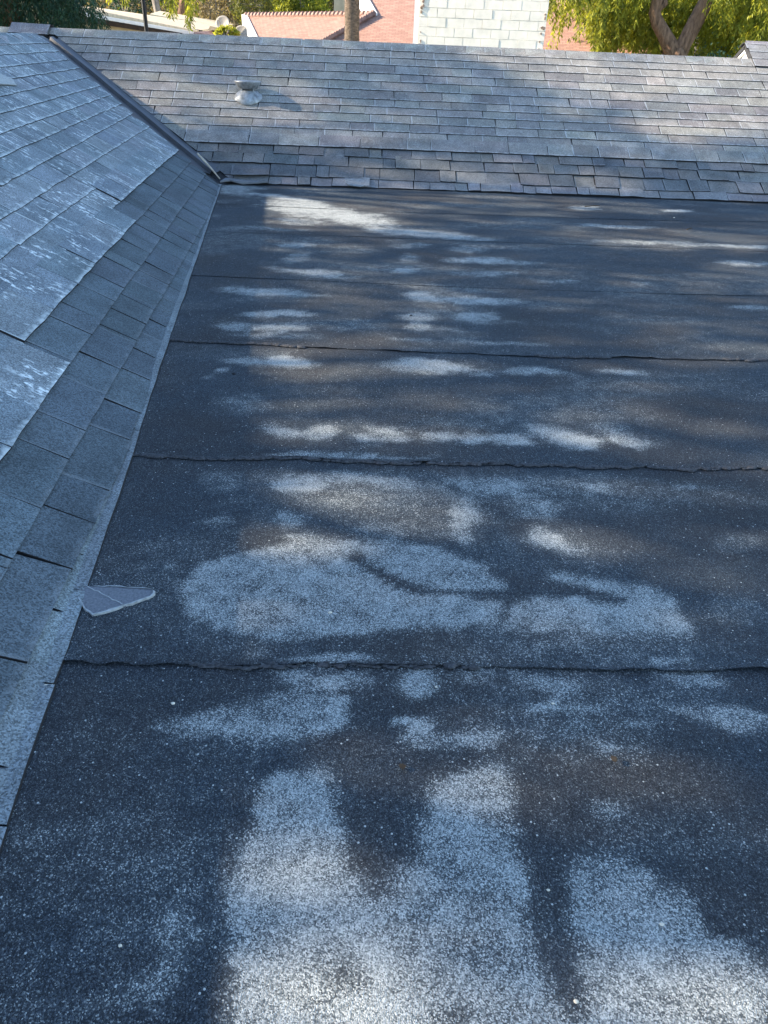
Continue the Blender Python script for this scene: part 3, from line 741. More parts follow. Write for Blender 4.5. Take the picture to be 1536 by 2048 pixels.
# ---- valley metal with a standing rib
vm = MB()
a_dir = UPL - vd * UPL.dot(vd); a_dir.normalize(); b_dir = UPR - vd * UPR.dot(vd); b_dir.normalize()
nv = (NL + NR).normalized()
prof = []   # (offset vector) across the valley, from the side slope to the far slope
flat = (b_dir - a_dir).normalized()
prof = [a_dir * .22 + NL * .004, a_dir * .10 + NL * .006, a_dir * .035 + NL * .008, flat * -.006 + nv * .012 + a_dir * .02, flat * -.014 + nv * .050, flat * .012 + nv * .052, b_dir * .03 + NR * .012, b_dir * .07 + NR * .008, b_dir * .14 + NR * .005]
vs_ = [corner + vd * (.10 + ((vtop - corner).length - .24) * i / 12) for i in range(13)]
for i, p in enumerate(vs_):
    for q in prof: vm.v.append(tuple(p + q + nv * (.002 * math.sin(i * 1.7))))
n = len(prof)
for i in range(12):
    for j in range(n - 1): vm.f.append((i * n + j, i * n + j + 1, (i + 1) * n + j + 1, (i + 1) * n + j)); vm.m.append(0)
vo = vm.build('valley_flashing', M['valley'], house)
md = vo.modifiers.new('thick', 'SOLIDIFY'); md.thickness = .0025; md.offset = 1

# lifted corner flap and felt where the valley empties onto the flat roof
fl = shingle(RP, corner.x + .10, corner.x + .42, lambda x: .03 + .05 * (x - corner.x), .12, .02, [M['sh_new'], M['edge']], far_slope, (.11, .115, .125), [], thick=.008, lift=.03, tilt=.015, seg=3)
tm = MB()
pts = [(.02, -.06), (.1, -.03), (.2, -.05), (.34, -.04), (.42, -.02), (.4, .06), (.22, .07), (.05, .06)]
tm.prism([(corner.x + a, YE + b - .02, .022 + .012 * math.sin(i * 2.1)) for i, (a, b) in enumerate(pts)], (0, 0, -.012))
tm.build('felt_flap', M['shard'], house)
# dried mastic flake hanging over the eave
fm = MB()
c0 = on_plane(714, 369, (0, YE, .02), Vector((0, 0, 1)))
pts = [(-.11, .10), (.11, .09), (.105, -.05), (.06, -.035), (.03, -.075), (-.02, -.06), (-.07, -.03), (-.10, .02)]
fm.prism([(c0.x + a, YE - .01 + b, .021 + max(0, b) * .5 + .002 * (i % 2)) for i, (a, b) in enumerate(pts)], (0, 0, -.006))
fm.build('mastic_flake', M['mastic'], house)
# pale torn corner of a shingle near the left edge of the picture
tp = on_plane(2, 162, LP(0, 0), NL); ts = (tp - Vector((XE, 0, 0))).dot(DV); to = (tp - Vector((XE, 0, 0))).dot(UPL)
fm = MB(); pts = [(-.35, .05), (-.1, .085), (.04, .075), (.09, .03), (.10, -.03), (.05, -.08), (-.08, -.06), (-.35, -.05)]
fm.prism([LP(ts + a, to + b, .026 + .008 * math.sin(i * 2)) for i, (a, b) in enumerate(pts)], NL * -.005)
fm.build('torn_patch', M['rim'], house)

# ---- roof vent: crumpled flashing skirt, dark throat, flared cap
vb0 = RP(-1.05, 1.13)
def lathe(prof_, c, seg=20, dent=0.0):
    mb = MB(); n = len(prof_)
    for (r, z) in prof_:
        for k in range(seg):
            a = 2 * math.pi * k / seg; r_ = r * (1 + dent * (random.random() - .5)); mb.v.append((c.x + r_ * math.cos(a), c.y + r_ * math.sin(a), c.z + z))
    for i in range(n - 1):
        for k in range(seg):
            j = (k + 1) % seg; mb.f.append((i * seg + k, i * seg + j, (i + 1) * seg + j, (i + 1) * seg + k)); mb.m.append(0)
    mb.f.append(tuple(range((n - 1) * seg, n * seg))); mb.m.append(0)
    return mb
vent = empty('roof_vent', (0, 0, 0)); vent.parent = house; vent.matrix_parent_inverse = Matrix.Translation((0, 0, 3.1))
def vpart(mb, name, mt, smooth=True):
    o = mb.build(name, mt, None, smooth); o.parent = vent; return o
sk = MB(); seg = 18
for r, hh in ((.128, .004), (.124, .016), (.108, .034), (.088, .050), (.068, .058)):
    for k in range(seg):
        a = 2 * math.pi * k / seg; f = max(0, 1 - hh / .058); r_ = r * (1 + .09 * (random.random() - .5))
        px_, py_ = r_ * math.cos(a), r_ * math.sin(a)
        base = RP(-1.05 + px_, 1.13 + py_, .016); up_ = Vector((vb0.x + px_, vb0.y + py_, vb0.z + hh + .01))
        sk.v.append(tuple(base * f + up_ * (1 - f) + Vector((0, 0, hh * .3 * f))))
for i in range(4):
    for k in range(seg):
        j = (k + 1) % seg; sk.f.append((i * seg + k, i * seg + j, (i + 1) * seg + j, (i + 1) * seg + k)); sk.m.append(0)
vpart(sk, 'flashing_skirt', M['galv'])
vpart(lathe([(.060, .03), (.060, .085)], vb0), 'pipe', M['galvd'])
for k in range(4):
    a = math.pi / 4 + k * math.pi / 2; d = Vector((math.cos(a), math.sin(a), 0))
    mb = MB(); mb.box((-.008, -.004, .05), (.008, .004, .085), M=Matrix.Translation(vb0 + d * .070) @ Matrix.Rotation(a, 4, 'Z'))
    vpart(mb, 'bracket', M['galv'], False)
vpart(lathe([(.064, .076), (.078, .082), (.098, .098), (.114, .118), (.122, .134), (.124, .141), (.117, .143), (.0, .137)], vb0, 22, .02), 'vent_cap', M['galv'])

# ---- higher roof to the right with a white louvred gable
GX = at(1489, 112, ridge_y + .25).x
gh = .135
gd = MB(); v2 = VR + gh / math.sin(TR)
ytop = YE + v2 * math.cos(TR); zt = v2 * math.sin(TR)
gd.prism([RP(GX - .03, VR - .12, .012), RP(9, VR - .12, .012), RP(9, v2, .012), RP(GX - .03, v2, .012)], NR * -.05)
gd.prism([Vector((GX - .03, ytop, zt + .01)), Vector((9, ytop, zt + .01)), Vector((9, ytop + 2.4, zt - 1.4)), Vector((GX - .03, ytop + 2.4, zt - 1.4))], (0, 0, -.05))
upper = gd.build('roof_slope', M['under'], house)
for k, v0 in enumerate((VR - .13, VR - .01, VR + .11, VR + .23, VR + .35)):
    if v0 > v2 - .02: break
    x = GX - .035 
    while x < 5.6:
        x1 = x + random.uniform(.25, .42)
        shingle(RP, x + .002, x1 - .002, lambda q, v0=v0, wf=wob(k, .004, 1, 700): v0 + wf(q), min(.12, v2 - v0), .03, [M['sh_far'], M['edge']], upper,
                jitter((.21, .205, .205), .1), [], thick=.008, lift=.012, seg=2)
        x = x1
def fr_up(t, w_, h):
    return RP(t, v2 - w_, h + .012) if w_ >= 0 else Vector((t, ytop, zt)) + Vector((0, math.cos(TR), -math.sin(TR))) * (-w_) + Vector((0, math.sin(TR), math.cos(TR))) * (h + .012)
x = GX - .05
while x < 5.6:
    ridge_cap(fr_up, (x, x + .23), .10, jitter((.235, .23, .23), .07), mats=[M['sh_far'], M['edge']], parent=ridge); x += .21
gb = MB()
gb.prism([(GX, ytop, zt - .055), (GX, ytop - .46, zt - .055 - .46 * math.tan(TR)), (GX, ytop + .62, zt - .055 - .62 * math.tan(TR))], (.08, 0, 0))
gable = gb.build('gable', M['white'], house)
for s_, L_ in ((-1, .50), (1, .66)):
    mb = MB(); a = Vector((GX - .02, ytop, zt - .02)); b = a + Vector((0, s_ * L_, -L_ * math.tan(TR)))
    dn = Vector((0, 0, -.05)); mb.prism([a, b, b + dn, a + dn], (.03, 0, 0)); mb.build('rake_board', M['white'], gable)
for k in range(3):
    mb = MB(); zz = zt - .125 - k * .03; hw = .03 + k * .04
    mb.prism([(GX - .012, ytop + .05 - hw, zz), (GX - .012, ytop + .05 + hw, zz), (GX - .012, ytop + .05 + hw, zz - .018), (GX - .012, ytop + .05 - hw, zz - .018)], (.02, 0, 0))
    mb.build('louver', M['darkwood'], gable)

# ================================================================ loose things on the roof
# triangular broken shingle
def surf_z(x, y): return float(base_z(np.array(x), np.array(y))) + .003
def flat_piece(name, pts, z, th, mat, label, cat, rim=None):
    c = sum((Vector((p[0], p[1], 0)) for p in pts), Vector()) / len(pts)
    e = empty(name, (c.x, c.y, z)); tag(e, label, cat)
    mb = MB(); mb.prism([(p[0], p[1], z + th + .001 * math.sin(i * 1.9)) for i, p in enumerate(pts)], (0, 0, -th))
    mb.build('slab', mat, e)
    return e
ZS = max(surf_z(*p) for p in SHARD) + .0035
sh_e = flat_piece('broken_shingle', SHARD, ZS - .006, .0075, M['shard'], 'triangular broken grey shingle piece lying at the edge of the side roof', 'shingle')
rb = MB(); N = len(SHARD)
cen = Vector((sum(p[0] for p in SHARD) / N, sum(p[1] for p in SHARD) / N, 0))
ring_o, ring_i = [], []
for i in range(N):
    a = Vector((*SHARD[i], 0)); b = Vector((*SHARD[(i + 1) % N], 0)); st = max(2, int((b - a).length / .012))
    for j in range(st):
        p = a.lerp(b, j / st); d = (p - cen).normalized()
        skip = (4 < i < 7) or random.random() < .3
        wdt = .001 + .0045 * random.random() * (0.35 if skip else 1.0)
        ring_o.append(p + d * random.uniform(-.001, .004)); ring_i.append(p - d * wdt)
zz = ZS + .0028
for ring, z_ in ((ring_o, ZS - .007), (ring_o, zz), (ring_i, zz + .0008)):
    for p in ring: rb.v.append((p.x, p.y, z_ + random.uniform(-.0006, .0006)))
n = len(ring_o)
for L_ in (0, 1):
    for i in range(n):
        j = (i + 1) % n; rb.f.append((L_ * n + i, L_ * n + j, (L_ + 1) * n + j, (L_ + 1) * n + i)); rb.m.append(0)
rb.build('chipped_rim', M['rim'], sh_e)
ck = MB(); a = Vector((*SHARD[1], 0)); b = Vector((*SHARD[6], 0)); path = [a.lerp(b, t) + Vector((0, .004 * (random.random() - .5), ZS + .0034)) for t in np.linspace(.02, .97, 11)]
for p, q in zip(path, path[1:]):
    d = (q - p).cross(Vector((0, 0, 1))).normalized() * .0010; ck.prism([p - d, p + d, q + d, q - d], (0, 0, -.002))
ck.build('crack', M['rim'], sh_e)

def pebble(px, py, r, label, mat=None, flat=.6):
    r *= .58; p = on_plane(px, py, (0, 0, 0), Vector((0, 0, 1))); p.z = surf_z(p.x, p.y); mb = MB(); seg = 7
    prof_ = [(.35, -.5), (.9, -.2), (1, .15), (.62, .7), (.15, .95)]
    for (q, z) in prof_:
        for k in range(seg):
            a = 2 * math.pi * k / seg; rr = r * q * random.uniform(.8, 1.15)
            mb.v.append((p.x + rr * math.cos(a) * 1.3, p.y + rr * math.sin(a), p.z + r * flat * .6 + r * flat * z * .8))
    for i in range(4):
        for k in range(seg):
            j = (k + 1) % seg; mb.f.append((i * seg + k, i * seg + j, (i + 1) * seg + j, (i + 1) * seg + k)); mb.m.append(0)
    mb.f.append(tuple(range(4 * seg, 5 * seg))); mb.m.append(0); mb.f.append(tuple(range(seg - 1, -1, -1))); mb.m.append(0)
    o = mb.build('pebble', mat or M['stone'], smooth=True); tag(o, label, 'pebble', 'pebbles scattered on the flat roof'); return o
pebble(346, 1406, .006, 'small cream pebble below the nearest seam, near the broken shingle')
pebble(1106, 1406, .005, 'small cream pebble just under the nearest seam, right of centre')
pebble(872, 1374, .004, 'tiny pale pebble between pale stains under the nearest seam')
pebble(1153, 2000, .005, 'tiny pale pebble in the dark streak at the bottom of the picture')
pebble(1097, 1777, .004, 'tiny pale pebble at the top of the dark streak, bottom right')
pebble(660, 1226, .007, 'round white pebble inside the largest pale stain')
pebble(240, 1890, .004, 'tiny pale pebble on the dark sheet at bottom left')
pebble(1325, 1846, .005, 'cream pebble on the pale stain at bottom right')
pebble(1348, 435, .011, 'pale chip on the dark roof near the far shingle edge')
pebble(5, 1622, .004, 'tiny white pebble against the side eave at the left picture edge')
pebble(822, 632, .010, 'dark round pebble beside the pale patch in mid roof', M['bitumen'])
pebble(467, 749, .010, 'dark round pebble near the third seam on the left', M['bitumen'])
# leaf sliver by the eave
p = on_plane(92, 1368, (0, 0, .01), Vector((0, 0, 1))); mb = MB()
mb.prism([(p.x - .010, p.y - .008, .004), (p.x + .001, p.y - .004, .006), (p.x + .010, p.y + .006, .004), (p.x - .003, p.y + .001, .008)], (0, 0, -.0012))
tag(mb.build('leaf', M['stone']), 'thin pale leaf sliver lying beside the side eave', 'leaf')
# brown dead leaf
for (px_, py_, lab) in ((805, 1531, 'small brown dead leaf in the dark gap between two bottom stains'), (1229, 1517, 'dark brown leaf scrap on the dark sheet at right')):
    p = on_plane(px_, py_, (0, 0, .006), Vector((0, 0, 1))); mb = MB(); k0 = len(mb.v); K = 9
    ring = [(p.x + .007 * math.cos(2 * math.pi * i / K) * random.uniform(.6, 1.1), p.y + .007 * math.sin(2 * math.pi * i / K) * random.uniform(.6, 1.1), .003 + random.uniform(0, .004)) for i in range(K)]
    mb.prism(ring, (0, 0, -.001)); tag(mb.build('leaf', M['deadleaf']), lab, 'leaf')
# twig leaning at the mouth of the valley, two small twigs
def twig(a, b, r, label, mid=.006, mat='twig'):
    mb = MB(); pts = [a.lerp(b, t) + Vector((0, 0, mid * math.sin(t * math.pi))) for t in (0, .3, .62, 1)]
    mb.tube(pts, [r, r * .95, r * .85, r * .6], 6, wob=.25); tag(mb.build('twig', M[mat]), label, 'twig')
twig(corner + Vector((-.16, -.28, .22)) * 1.0 + Vector((0, .25, 0)), on_plane(440, 358, (0, 0, .02), Vector((0, 0, 1))), .009, 'pale broken stick lying across the mouth of the valley metal')
g1 = lambda x_, y_, z_=.012: on_plane(x_, y_, (0, 0, z_), Vector((0, 0, 1)))
twig(g1(1170, 413), g1(1200, 411), .004, 'short dark twig near the shingle edge, right of centre', .002, 'deadleaf')
twig(g1(1374, 459), g1(1385, 456), .004, 'tiny twig on the far dark sheet at right', .002, 'deadleaf')

# ================================================================ neighbours beyond the ridge
def slab(name, pts, d, mat, parent, uv=False):
    mb = MB(); mb.prism(pts, d); o = mb.build(name, mat, parent)
    if uv:
        a = Vector(pts[0]); ex = (Vector(pts[1]) - a).normalized(); nn = ex.cross(Vector(pts[2]) - a).normalized(); ey = nn.cross(ex)
        l = o.data.uv_layers.new(name='UVMap')
        for lp in o.data.loops:
            q = o.data.vertices[lp.vertex_index].co - a; l.data[lp.index].uv = (q.dot(ex), q.dot(ey))
    return o
# red roofed house
e = empty('red_roof_house', (3, 19, -3.1)); tag(e, 'neighbouring house with sunlit salmon red shingle roofs beyond the ridge', 'house')
pB = at(900, 60, 17.0); nB = Vector((-.06, -.42, .90)).normalized()
B = lambda x_, y_: on_plane(x_, y_, pB, nB)
slab('roof', [B(560, 135), B(1330, 150), B(1330, -70), B(690, -70), B(748, 31)], (0, 0, -.15), M['red'], e, True)
v1_, v2_ = B(748, 31), B(560, 135); RL = at(489, 33, 20.5)
nA = (v1_ - v2_).cross(RL - v2_).normalized(); nA = nA if nA.z > 0 else -nA
A = lambda x_, y_: on_plane(x_, y_, v2_, nA)
slab('roof', [A(536, 135), v2_, v1_, A(744, 30.5), RL], (0, 0, -.15), M['red'], e, True)
mb = MB()
for k in range(24):
    p = v2_.lerp(v1_, .35 + .65 * k / 24); q = v2_.lerp(v1_, .35 + .65 * (k + .8) / 24)
    mb.tube([p + Vector((0, 0, .03)), q + Vector((0, 0, .05))], [.055, .07], 6)
mb.build('valley_trim', M['redcap'], e)
mb = MB()
for k in range(34):
    p = RL.lerp(v1_, k / 34); q = RL.lerp(v1_, (k + .85) / 34); mb.tube([p, q + Vector((0, 0, .03))], [.05, .065], 6)
mb.build('ridge_trim', M['redcap'], e)
for a_, b_ in ((A(489, 34), A(515, 90)), (B(749, 32), B(705, -45))):
    d = (b_ - a_).normalized(); sd2 = Vector((0, 0, 1)).cross(d).normalized() * .06
    mb = MB(); mb.prism([a_ - sd2 + Vector((0, 0, .05)), a_ + sd2 + Vector((0, 0, .05)), b_ + sd2 + Vector((0, 0, .05)), b_ - sd2 + Vector((0, 0, .05))], (0, 0, -.28)); mb.build('rake_board', M['white'], e)
mb = MB(); q0, q1 = A(536, 135), B(1330, 150)
mb.box((q0.x + .6, 17.5, -3.1), (q1.x - .4, 24, min(q0.z, q1.z) - .3)); mb.build('wall', M['stucco'], e)
gq = at(770, 20, 21.2); 
mb = MB(); mb.box((gq.x - 1.2, 20.9, -3.0), (gq.x + .4, 21.6, gq.z + 1.0)); mb.build('dormer_wall', M['stucco'], e)

# white painted brick chimney
ch_c = at(962, 60, 12.6)
ch = empty('brick_chimney', (ch_c.x, ch_c.y, -3.1)); tag(ch, 'broad white painted brick chimney in front of the red roof', 'chimney')
rz = Matrix.Translation((ch_c.x, ch_c.y, 0)) @ Matrix.Rotation(-.20, 4, 'Z')
CW = (at(1091, 50, 12.6) - at(838, 50, 12.6)).length
mb = MB(); mb.box((-CW / 2 + .012, .012, -3.1), (CW / 2 - .012, .8, 2.05), M=rz); mb.build('core', M['mortar'], ch)
bw, bh, mo = .262, .1155, .0065
z = .70; row = 0
while z < 1.95:
    x = -CW / 2 - (bw / 2 if row % 2 else 0)
    while x < CW / 2 - .01:
        a_, b_ = max(x, -CW / 2), min(x + bw, CW / 2)
        if b_ - a_ > .03:
            mb = MB(); j = [random.uniform(-.003, .003) for _ in range(4)]; d = random.uniform(.004, .009)
            f0 = [(a_ + mo / 2 + j[0], d, z + j[1]), (b_ - mo / 2 + j[2], d, z + j[1]), (b_ - mo / 2 + j[2], d, z + bh - mo + j[3]), (a_ + mo / 2 + j[0], d, z + bh - mo + j[3])]
            bv = .004; bo = [(f0[0][0] - bv, .03, f0[0][2] - bv), (f0[1][0] + bv, .03, f0[1][2] - bv), (f0[2][0] + bv, .03, f0[2][2] + bv), (f0[3][0] - bv, .03, f0[3][2] + bv)]
            mb.v = [tuple(rz @ Vector(p)) for p in f0 + bo]
            mb.f = [(0, 1, 2, 3)] + [(i, i + 4, (i + 1) % 4 + 4, (i + 1) % 4) for i in range(4)]; mb.m = [0] * 5
            mb.build('brick', M['brick'], ch)
        x += bw
    z += bh; row += 1
# weather chips along both arrises, and the pale corner board
mb = MB()
for s_ in (-1, 1):
    for k in range(16):
        zc = 1.0 + random.random() * .9; xc = s_ * (CW / 2 - random.uniform(.02, .07)); r = random.uniform(.008, .022)
        ring = [rz @ Vector((xc + r * math.cos(a) * random.uniform(.5, 1.2), -.004, zc + r * 1.3 * math.sin(a) * random.uniform(.5, 1.2))) for a in np.linspace(0, 2 * math.pi, 7)[:-1]]
        mb.prism(ring[::-1], rz.to_3x3() @ Vector((0, .02, 0)))
mb.build('paint_chips', M['chip'], ch)
mb = MB(); mb.box((-CW / 2 - .075, .03, -3.1), (-CW / 2 - .004, .25, 2.05), M=rz); mb.build('corner_board', M['white'], ch)

# low cream house on the left
e = empty('cream_house', (-7, 20, -3.1)); tag(e, 'low cream house with a pale gravel roof and white fascia', 'house')
P = lambda x_, y_, Y_: at(x_, y_, Y_)
slab('wall', [P(150, 38, 17.2), P(330, 64, 18.4), P(330, 150, 18.4), P(150, 150, 17.2)], (-.3, 1.5, 0), M['stucco'], e)
slab('soffit', [P(150, 31, 17.0), P(400, 72, 19), P(400, 80, 19), P(150, 41, 17.0)], (0, .3, 0), M['darkwood'], e)
slab('fascia', [P(150, 22, 16.8), P(400, 66, 18.8), P(400, 72, 18.8), P(150, 29, 16.8)], (0, .12, 0), M['white'], e)
slab('clerestory_gap', [P(150, 16, 17.3), P(400, 60, 19.3), P(400, 70, 19.3), P(150, 30, 17.3)], (0, .3, 0), M['darkwood'], e)  # dark strip stands in for the shaded gap between the two roofs
slab('roof', [P(150, 12, 17.0), P(392, 61, 19.0), P(455, 53, 23), P(190, 14.5, 21)], (0, 0, -.07), M['gravel'], e)
slab('roof', [P(300, 34, 21), P(450, 58, 23.5), P(470, 53, 26), P(320, 27, 24)], (0, 0, .06), M['gravel'], e)
for px_ in (240, 262, 287, 330, 362):
    t_ = (px_ - 150) / 250; mb = MB(); q = P(px_, 16 + 44 * t_ + 2, 17.25 + 2 * t_); mb.box((q.x - .03, q.y - .03, q.z - .22), (q.x + .03, q.y + .03, q.z)); mb.build('post', M['white'], e)
slab('eave_block', [P(420, 52, 18.9), P(450, 57, 19.2), P(450, 62, 19.2), P(416, 60, 18.9)], (0, .5, 0), M['gravel'], e)
slab('canopy', [P(388, 64, 18.5), P(432, 60, 19.4), P(440, 72, 19.0), P(385, 74, 18.4)], (0, 0, -.06), M['redcap'], e)
# lamp post
q = at(293, 60, 15.0); e = empty('lamp_post', (q.x, q.y, -3.1)); tag(e, 'thin black lamp post in front of the cream house', 'lamp post')
mb = MB(); mb.tube([(q.x, q.y, -3.1), (q.x, q.y, 1.75)], [.04, .034], 10); mb.build('pole', M['black'], e)
mb = MB(); mb.tube([(q.x, q.y, 1.60), (q.x, q.y, 1.66), (q.x, q.y, 1.72), (q.x, q.y, 1.78)], [.04, .075, .08, .05], 10); mb.build('collar', M['black'], e)
mb = MB(); mb.tube([(q.x, q.y, 1.78), (q.x, q.y, 1.86), (q.x, q.y, 2.10), (q.x, q.y, 2.2)], [.05, .11, .14, .03], 8); mb.build('lantern', M['grey'], e)
# satellite dishes
for (px_, py_, r, lab, mt) in ((447, 47, .17, 'grey satellite dish beside the cream house roof', M['grey']), (484, 66, .17, 'white rimmed satellite dish beside the red roof', M['grey'])):
    q = at(px_, py_, 19.4); e = empty('satellite_dish', (q.x, q.y, -3.1)); tag(e, lab, 'satellite dish', 'satellite dishes')
    mb = MB(); seg = 18; Mx = Matrix.Translation(q) @ Matrix.Rotation(-.35, 4, 'Z') @ Matrix.Rotation(math.radians(72), 4, 'X')
    for i, (rr, hh) in enumerate(((.02, 0), (.5, .03), (.8, .075), (1, .12), (1, .14), (.8, .1), (.5, .05), (.02, .02))):
        for k in range(seg):
            a = 2 * math.pi * k / seg; mb.v.append(tuple(Mx @ Vector((r * rr * math.cos(a), r * .82 * rr * math.sin(a), r * hh * 2))))
    for i in range(7):
        for k in range(seg):
            j = (k + 1) % seg; mb.f.append((i * seg + k, i * seg + j, (i + 1) * seg + j, (i + 1) * seg + k)); mb.m.append(0)
    mb.build('dish', mt, e, True)
    mb = MB(); mb.tube([(q.x, q.y + .06, -3.1), (q.x, q.y + .06, q.z)], .025, 8); mb.build('mast', M['grey'], e)
    mb = MB(); f = Mx @ Vector((0, 0, r * 1.3)); mb.tube([Mx @ Vector((0, -r * .8, 0)), f], .01, 6); mb.build('arm', mt, e)

# ================================================================ trees
def leaves(name, C, D, ln, wd, mat, parent, seed=1, kind=None):
    """diamond leaves: centres C, axis directions D"""
    g = np.random.default_rng(seed); C = np.asarray(C); D = np.asarray(D); n = len(C)
    D = D / np.linalg.norm(D, axis=1, keepdims=True)
    r = g.normal(size=(n, 3)); S = np.cross(D, r); S /= np.linalg.norm(S, axis=1, keepdims=True)
    L = (ln * g.uniform(.65, 1.3, (n, 1))) / 2; Wd = (wd * g.uniform(.7, 1.25, (n, 1))) / 2
    N = np.cross(D, S) * (L * .25)
    V = np.stack([C - D * L, C + S * Wd + N, C + D * L, C - S * Wd + N], 1).reshape(-1, 3)
    me = bpy.data.meshes.new(name); me.vertices.add(4 * n); me.vertices.foreach_set('co', V.astype('f').ravel())
    me.loops.add(4 * n); me.loops.foreach_set('vertex_index', np.arange(4 * n)); me.polygons.add(n)
    me.polygons.foreach_set('loop_start', np.arange(0, 4 * n, 4)); me.polygons.foreach_set('loop_total', np.full(n, 4))
    me.materials.append(mat); me.update(calc_edges=True); me.validate()
    o = link(bpy.data.objects.new(name, me), parent)
    if kind: o['kind'] = kind
    return o
def strands(g, anchors, length, step, sway, spread):
    """weeping branchlets: returns leaf centres and directions"""
    Cs, Ds = [], []
    for a in anchors:
        L = g.uniform(*length); n = max(3, int(L / step)); d = np.array([g.normal() * sway, g.normal() * sway, -1.0])
        p = np.array(a, float)
        t = np.arange(n)[:, None] * step
        P = p + d * t + np.array([g.normal(), g.normal(), 0]) * .25 * (t ** 2)
        side = g.normal(size=(n, 3)); side[:, 2] = 0; side /= np.linalg.norm(side, axis=1, keepdims=True)
        Cs.append(P + side * spread); Ds.append(side * .75 + np.array([0, 0, -1.0]) + g.normal(size=(n, 3)) * .25)
    return np.concatenate(Cs), np.concatenate(Ds)
def blob(g, c, r, n, shell=.55):
    d = g.normal(size=(n, 3)); d /= np.linalg.norm(d, axis=1, keepdims=True)
    return np.array(c) + d * np.array(r) * (g.uniform(shell ** 3, 1, (n, 1)) ** (1 / 3))
def clumps(g, c, r, nc, per, rad, shell=.5):
    K = blob(g, c, r, nc, shell); P = np.concatenate([k + g.normal(size=(per, 3)) * rad * g.uniform(.6, 1.3) for k in K])
    D = g.normal(size=(len(P), 3)); D[:, 2] -= .3
    return P, D, K

# pepper tree at right: forked trunk, weeping sunlit foliage
g = np.random.default_rng(5)
TY = 14.6; A_ = lambda x_, y_, dy=0: at(x_, y_, TY + dy)
b0 = A_(1352, 112); pt = empty('pepper_tree', (b0.x, b0.y, -3.1)); tag(pt, 'pepper tree with forked trunk and sunlit yellow green weeping leaves', 'tree')
mb = MB(); mb.tube([(b0.x, b0.y, -3.1), (b0.x + .02, b0.y, -1.5), A_(1352, 135), A_(1352, 112), A_(1352, 96)], [.26, .21, .18, .17, .14], 12, wob=.12); mb.build('trunk', M['bark'], pt, True)
mb = MB(); mb.tube([A_(1350, 118), A_(1340, 92), A_(1326, 66), A_(1314, 44), A_(1309, 24), A_(1314, 2), A_(1326, -30), A_(1335, -90), A_(1310, -170)], [.14, .13, .112, .102, .095, .09, .085, .07, .05], 10, wob=.12); mb.build('limb', M['bark'], pt, True)
mb = MB(); mb.tube([A_(1356, 118), A_(1366, 92), A_(1380, 66), A_(1392, 42), A_(1404, 18), A_(1414, -4), A_(1425, -40), A_(1440, -110), A_(1480, -180)], [.14, .13, .132, .13, .125, .115, .10, .08, .05], 10, wob=.12); mb.build('limb', M['bark'], pt, True)
mb = MB(); mb.tube([A_(1316, 20), A_(1330, 8, .05), A_(1328, -20, .1), A_(1340, -80, .3)], [.05, .05, .045, .03], 8); mb.build('limb', M['bark'], pt, True)
anch = []
for (x0_, x1_, y0_, y1_, d0, d1, n_) in ((1095, 1560, -90, 5, .5, 2.6, 520), (1190, 1560, -10, 85, .45, 2.4, 620), (1085, 1215, -170, -35, -.9, .3, 90), (1430, 1580, -120, 40, -.5, .6, 170), (1210, 1310, -120, 40, -.3, .5, 110)):
    for _ in range(n_ // 9):
        c_ = np.array(at(g.uniform(x0_, x1_), g.uniform(y0_, y1_), TY + g.uniform(d0, d1)))
        for _ in range(9): anch.append(tuple(c_ + g.normal(size=3) * np.array([.10, .10, .12])))
Cc, Dd = strands(g, anch, (.25, .75), .016, .16, .035)
leaves('crown', Cc, Dd, .10, .026, M['leafy'], pt, 3)
# hedge at its foot
q = at(1440, 118, 13.4); hd = empty('hedge', (q.x, q.y, -3.1)); tag(hd, 'dark clipped hedge low beside the forked tree trunk', 'hedge')
Cc, Dd, K = clumps(g, (q.x + .2, q.y + .2, q.z - 1.0), (1.1, .5, 1.02), 160, 60, .10, .7); leaves('foliage', Cc, Dd, .06, .03, M['leafd'], hd, 4)
mb = MB(); mb.tube([(q.x, q.y, -3.1), (q.x, q.y, q.z - .6)], [.08, .04], 6); mb.build('stem', M['barkg'], hd)

# dark conifer at the top left
q = at(40, 40, 12.2); ct = empty('conifer', (q.x, q.y, -3.1)); tag(ct, 'dense dark green conifer rising behind the ridge at top left', 'tree')
mb = MB(); mb.tube([(q.x - .3, q.y + .3, -3.1), (q.x - .25, q.y + .3, 1), (q.x - .2, q.y + .3, 5)], [.24, .17, .06], 10, wob=.1); mb.build('trunk', M['bark'], ct, True)
anch = []
for _ in range(1700):
    px_ = g.uniform(-160, 205); py_ = g.uniform(-230, 45)
    if px_ > 150 + 45 * math.sin((py_ + 40) * .03) + 20 * g.random(): continue
    anch.append(tuple(at(px_, py_, 12.2 + g.uniform(-.3, 1.2))))
Cc, Dd = strands(g, anch, (.25, .6), .012, .25, .03); leaves('crown', Cc, Dd, .07, .014, M['leafd'], ct, 6)

